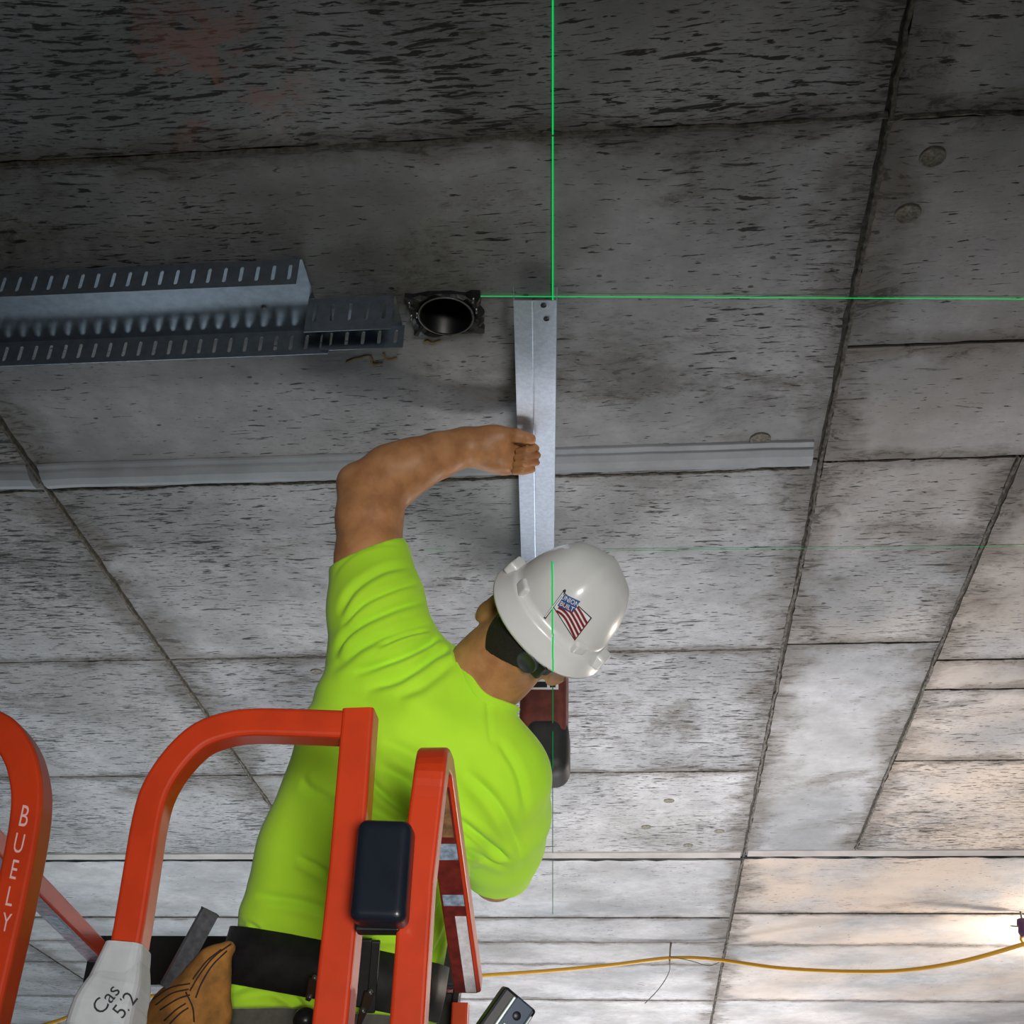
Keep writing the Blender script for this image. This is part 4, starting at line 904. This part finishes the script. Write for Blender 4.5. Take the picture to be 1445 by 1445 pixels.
# ---------------------------------------------------------------- spirit level leaning in the basket
lv = empty('spirit_level', P(700, 1445, 1.72)); tag(lv, 'dark blue spirit level with silver edges leaning on the lift rail', 'spirit level')
a = P(739, 1411, 1.72); b = PY(690, 1482, a[1]); t = nrm(a-b); LL = (a[2]-DECK-.03)/t[2]; b = a-t*LL; vw = camdir(0, 0, 1); s_ = nrm(np.cross(t, vw)); vw = np.cross(s_, t)
SIL = plain('silver_edge', (190, 205, 200), .3, .7); NAVY = plain('navy_body', (26, 50, 78), .35)
if s_ @ camdir(1, 0, 0) < 0: s_ = -s_
def lvbox(name, s0, s1, a0, a1, d0, d1, mat, bv=.0015): box(name, a+s_*(s0+s1)/2-t*(a0+a1)/2+vw*(d0+d1)/2, s_*(s1-s0)/2, t*(a1-a0)/2, vw*(d1-d0)/2, mat, lv, bv)
lvbox('body', -.030, .024, 0, LL, -.024, 0, BLACK, .004); lvbox('face_panel', -.010, .018, .002, LL-.01, 0, .002, NAVY); lvbox('edge_strip', -.015, -.010, .004, LL-.01, 0, .004, SIL); lvbox('edge_strip', .0185, .0225, .010, LL-.01, 0, .004, SIL)
lvbox('vial_window', -.006, .012, .038, .10, .001, .004, SIL, .003); lathe('button', a-t*.022+s_*.004+vw*.002, vw, [(.006, 0), (.005, .001), (.0001, .001)], BLACK, lv, 16)

# ---------------------------------------------------------------- cable, tie wire and lamp under the ceiling
YEL = plain('yellow_cable', (200, 150, 30), .5)
zc = CEIL-.10
cpts = [(-140, 1500), (70, 1444), (118, 1426), (240, 1402), (420, 1390), (600, 1381), (670, 1377), (760, 1371), (860, 1362), (945, 1352), (1010, 1354), (1100, 1366), (1200, 1371), (1280, 1369), (1360, 1356), (1445, 1332), (1500, 1312), (1620, 1290)]
cps = [PY(a, b, 5.86-max(0, a-1000)*.0014) for a, b in cpts]
cable = tube('power_cable', spline(cps, 8), .0085, YEL, None, 8); tag(cable, 'yellow power cable sagging below the concrete ceiling', 'cable')
WIRE = plain('tie_wire', (120, 116, 108), .6, .5)
tw = empty('tie_wire', PY(947, 1330, 5.86)); tag(tw, 'thin tie wire holding the yellow cable below the ceiling', 'wire')
tube('hanger', [np.array([PY(947, 1330, 5.86)[0], 5.86, CEIL+.001]), PY(946, 1338, 5.86), PY(945, 1356, 5.86)], .004, WIRE, tw, 6)
tube('tail', spline([PY(945, 1354, 5.85), PY(944, 1372, 5.85), PY(930, 1395, 5.85), PY(910, 1416, 5.85)], 5), .002, WIRE, tw, 5)
tube('tail', spline([PY(946, 1350, 5.85), PY(975, 1356, 5.85), PY(1000, 1363, 5.85), PY(1015, 1358, 5.85)], 5), .002, WIRE, tw, 5)
LW = plain('purple_tape', (70, 40, 84), .6); lp_ = PY(1444, 1308, 5.36)
sk = empty('lamp_holder', lp_); tag(sk, 'temporary lamp holder hanging under the ceiling on the yellow cable', 'lamp')
tube('hook', [np.array([lp_[0], lp_[1], CEIL+.001]), lp_+np.array([0, 0, .02])], .004, WIRE, sk, 6)
lathe('socket', lp_, (0, 0, -1), [(.0001, -.03), (.02, -.03), (.024, -.01), (.02, 0), (.024, .02), (.018, .04), (.0001, .04)], LW, sk, 14)
tube('tape_tail', [lp_+np.array([-.01, 0, -.02]), lp_+np.array([-.018, 0, -.05]), lp_+np.array([-.005, 0, -.075])], .007, YEL, sk, 6); tube('wire_tail', [lp_, lp_+np.array([-.05, 0, .004])], .003, WIRE, sk, 5)
bl = lp_+np.array([.50, .16, -.02])
tube('flex', spline([lp_+np.array([.02, 0, .0]), lp_+np.array([.2, .05, -.05]), bl+np.array([0, 0, .1])], 6), .005, YEL, sk, 6)
lathe('bulb_socket', bl+np.array([0, 0, .09]), (0, 0, -1), [(.0001, -.02), (.022, -.02), (.024, .03), (.0001, .03)], BLACK, sk, 14)
bulb = lathe('bulb', bl, (0, 0, -1), [(.0001, -.06), (.018, -.055), (.024, -.03), (.045, 0), (.04, .03), (.02, .05), (.0001, .055)], emit('lit_bulb', (255, 226, 196), 14), sk, 18)
pl = bpy.data.lights.new('bulb_light', 'POINT'); pl.energy = 105; pl.color = (1, .88, .76); pl.shadow_soft_size = .05; po = bpy.data.objects.new('bulb_light', pl); COL.objects.link(po); po.location = bl+np.array([0, 0, -.14])

# ---------------------------------------------------------------- green laser lines thrown on the ceiling, hat and drill
def ribbon(name, runs, wd, side, mat, label, nrmls=None):
    V = []; Fc = []
    for run in runs:
        i0 = len(V)
        for p in run: V += [p-side*wd/2, p+side*wd/2]
        Fc += [(i0+2*i, i0+2*i+1, i0+2*i+3, i0+2*i+2) for i in range(len(run)-1)]
    o = obj(name, V, Fc, mat); return tag(o, label, 'laser line')
zl = CEIL-.0026
v0, v1 = PZ(780, -900, zl), PZ(780, 790, zl); sx_ = nrm(np.cross(v1-v0, (0, 0, 1)))
runs = [[v0+(v1-v0)*t for t in np.linspace(0, 1, 12)]]
for (lo_, hi_) in ((793, 958),):
    run = [on_hat(780, y, .0014) for y in np.linspace(lo_, hi_, 60)]; runs.append([p for p in run if p is not None])
druns = [[PY(780, 968, DY-.0605), PY(780, 1032, DY-.0605)], [PY(780, 1032, DY-.0650), PY(780, 1085, DY-.0650)]]
v2, v3 = PZ(780, 1100, zl), PZ(780, 1290, zl)
ll = ribbon('laser_line', runs, .0024, sx_, LASER, 'bright green laser line running from the ceiling across the hard hat')
obj('faint_stretch', [v2-sx_*.0012, v2+sx_*.0012, v3+sx_*.0012, v3-sx_*.0012], [(0, 1, 2, 3)], emit('dim_green_laser_light', (120, 190, 150), .45), ll)
for r2 in druns: obj('dark_stretch', [r2[0]-sx_*.0012, r2[0]+sx_*.0012, r2[1]+sx_*.0012, r2[1]-sx_*.0012], [(0, 1, 2, 3)], emit('deep_green_laser_light', (16, 120, 66), .8), ll)
a, b = PZ(676, 418, zl), PZ(2300, 426.5, zl); ribbon('laser_line', [[a+(b-a)*t for t in np.linspace(0, 1, 8)]], .0022, nrm(np.cross(b-a, (0, 0, 1))), LASER, 'green laser line crossing the ceiling from the black pipe sleeve')
a, b = PZ(852, 777, zl), PZ(1800, 767.4, zl); c, d = PZ(598, 777, zl), PZ(627, 777, zl)
ribbon('laser_line', [[a, b], [c, d]], .0020, nrm(np.cross(b-a, (0, 0, 1))), LASER2, 'faint green laser line on the ceiling beside the hard hat')
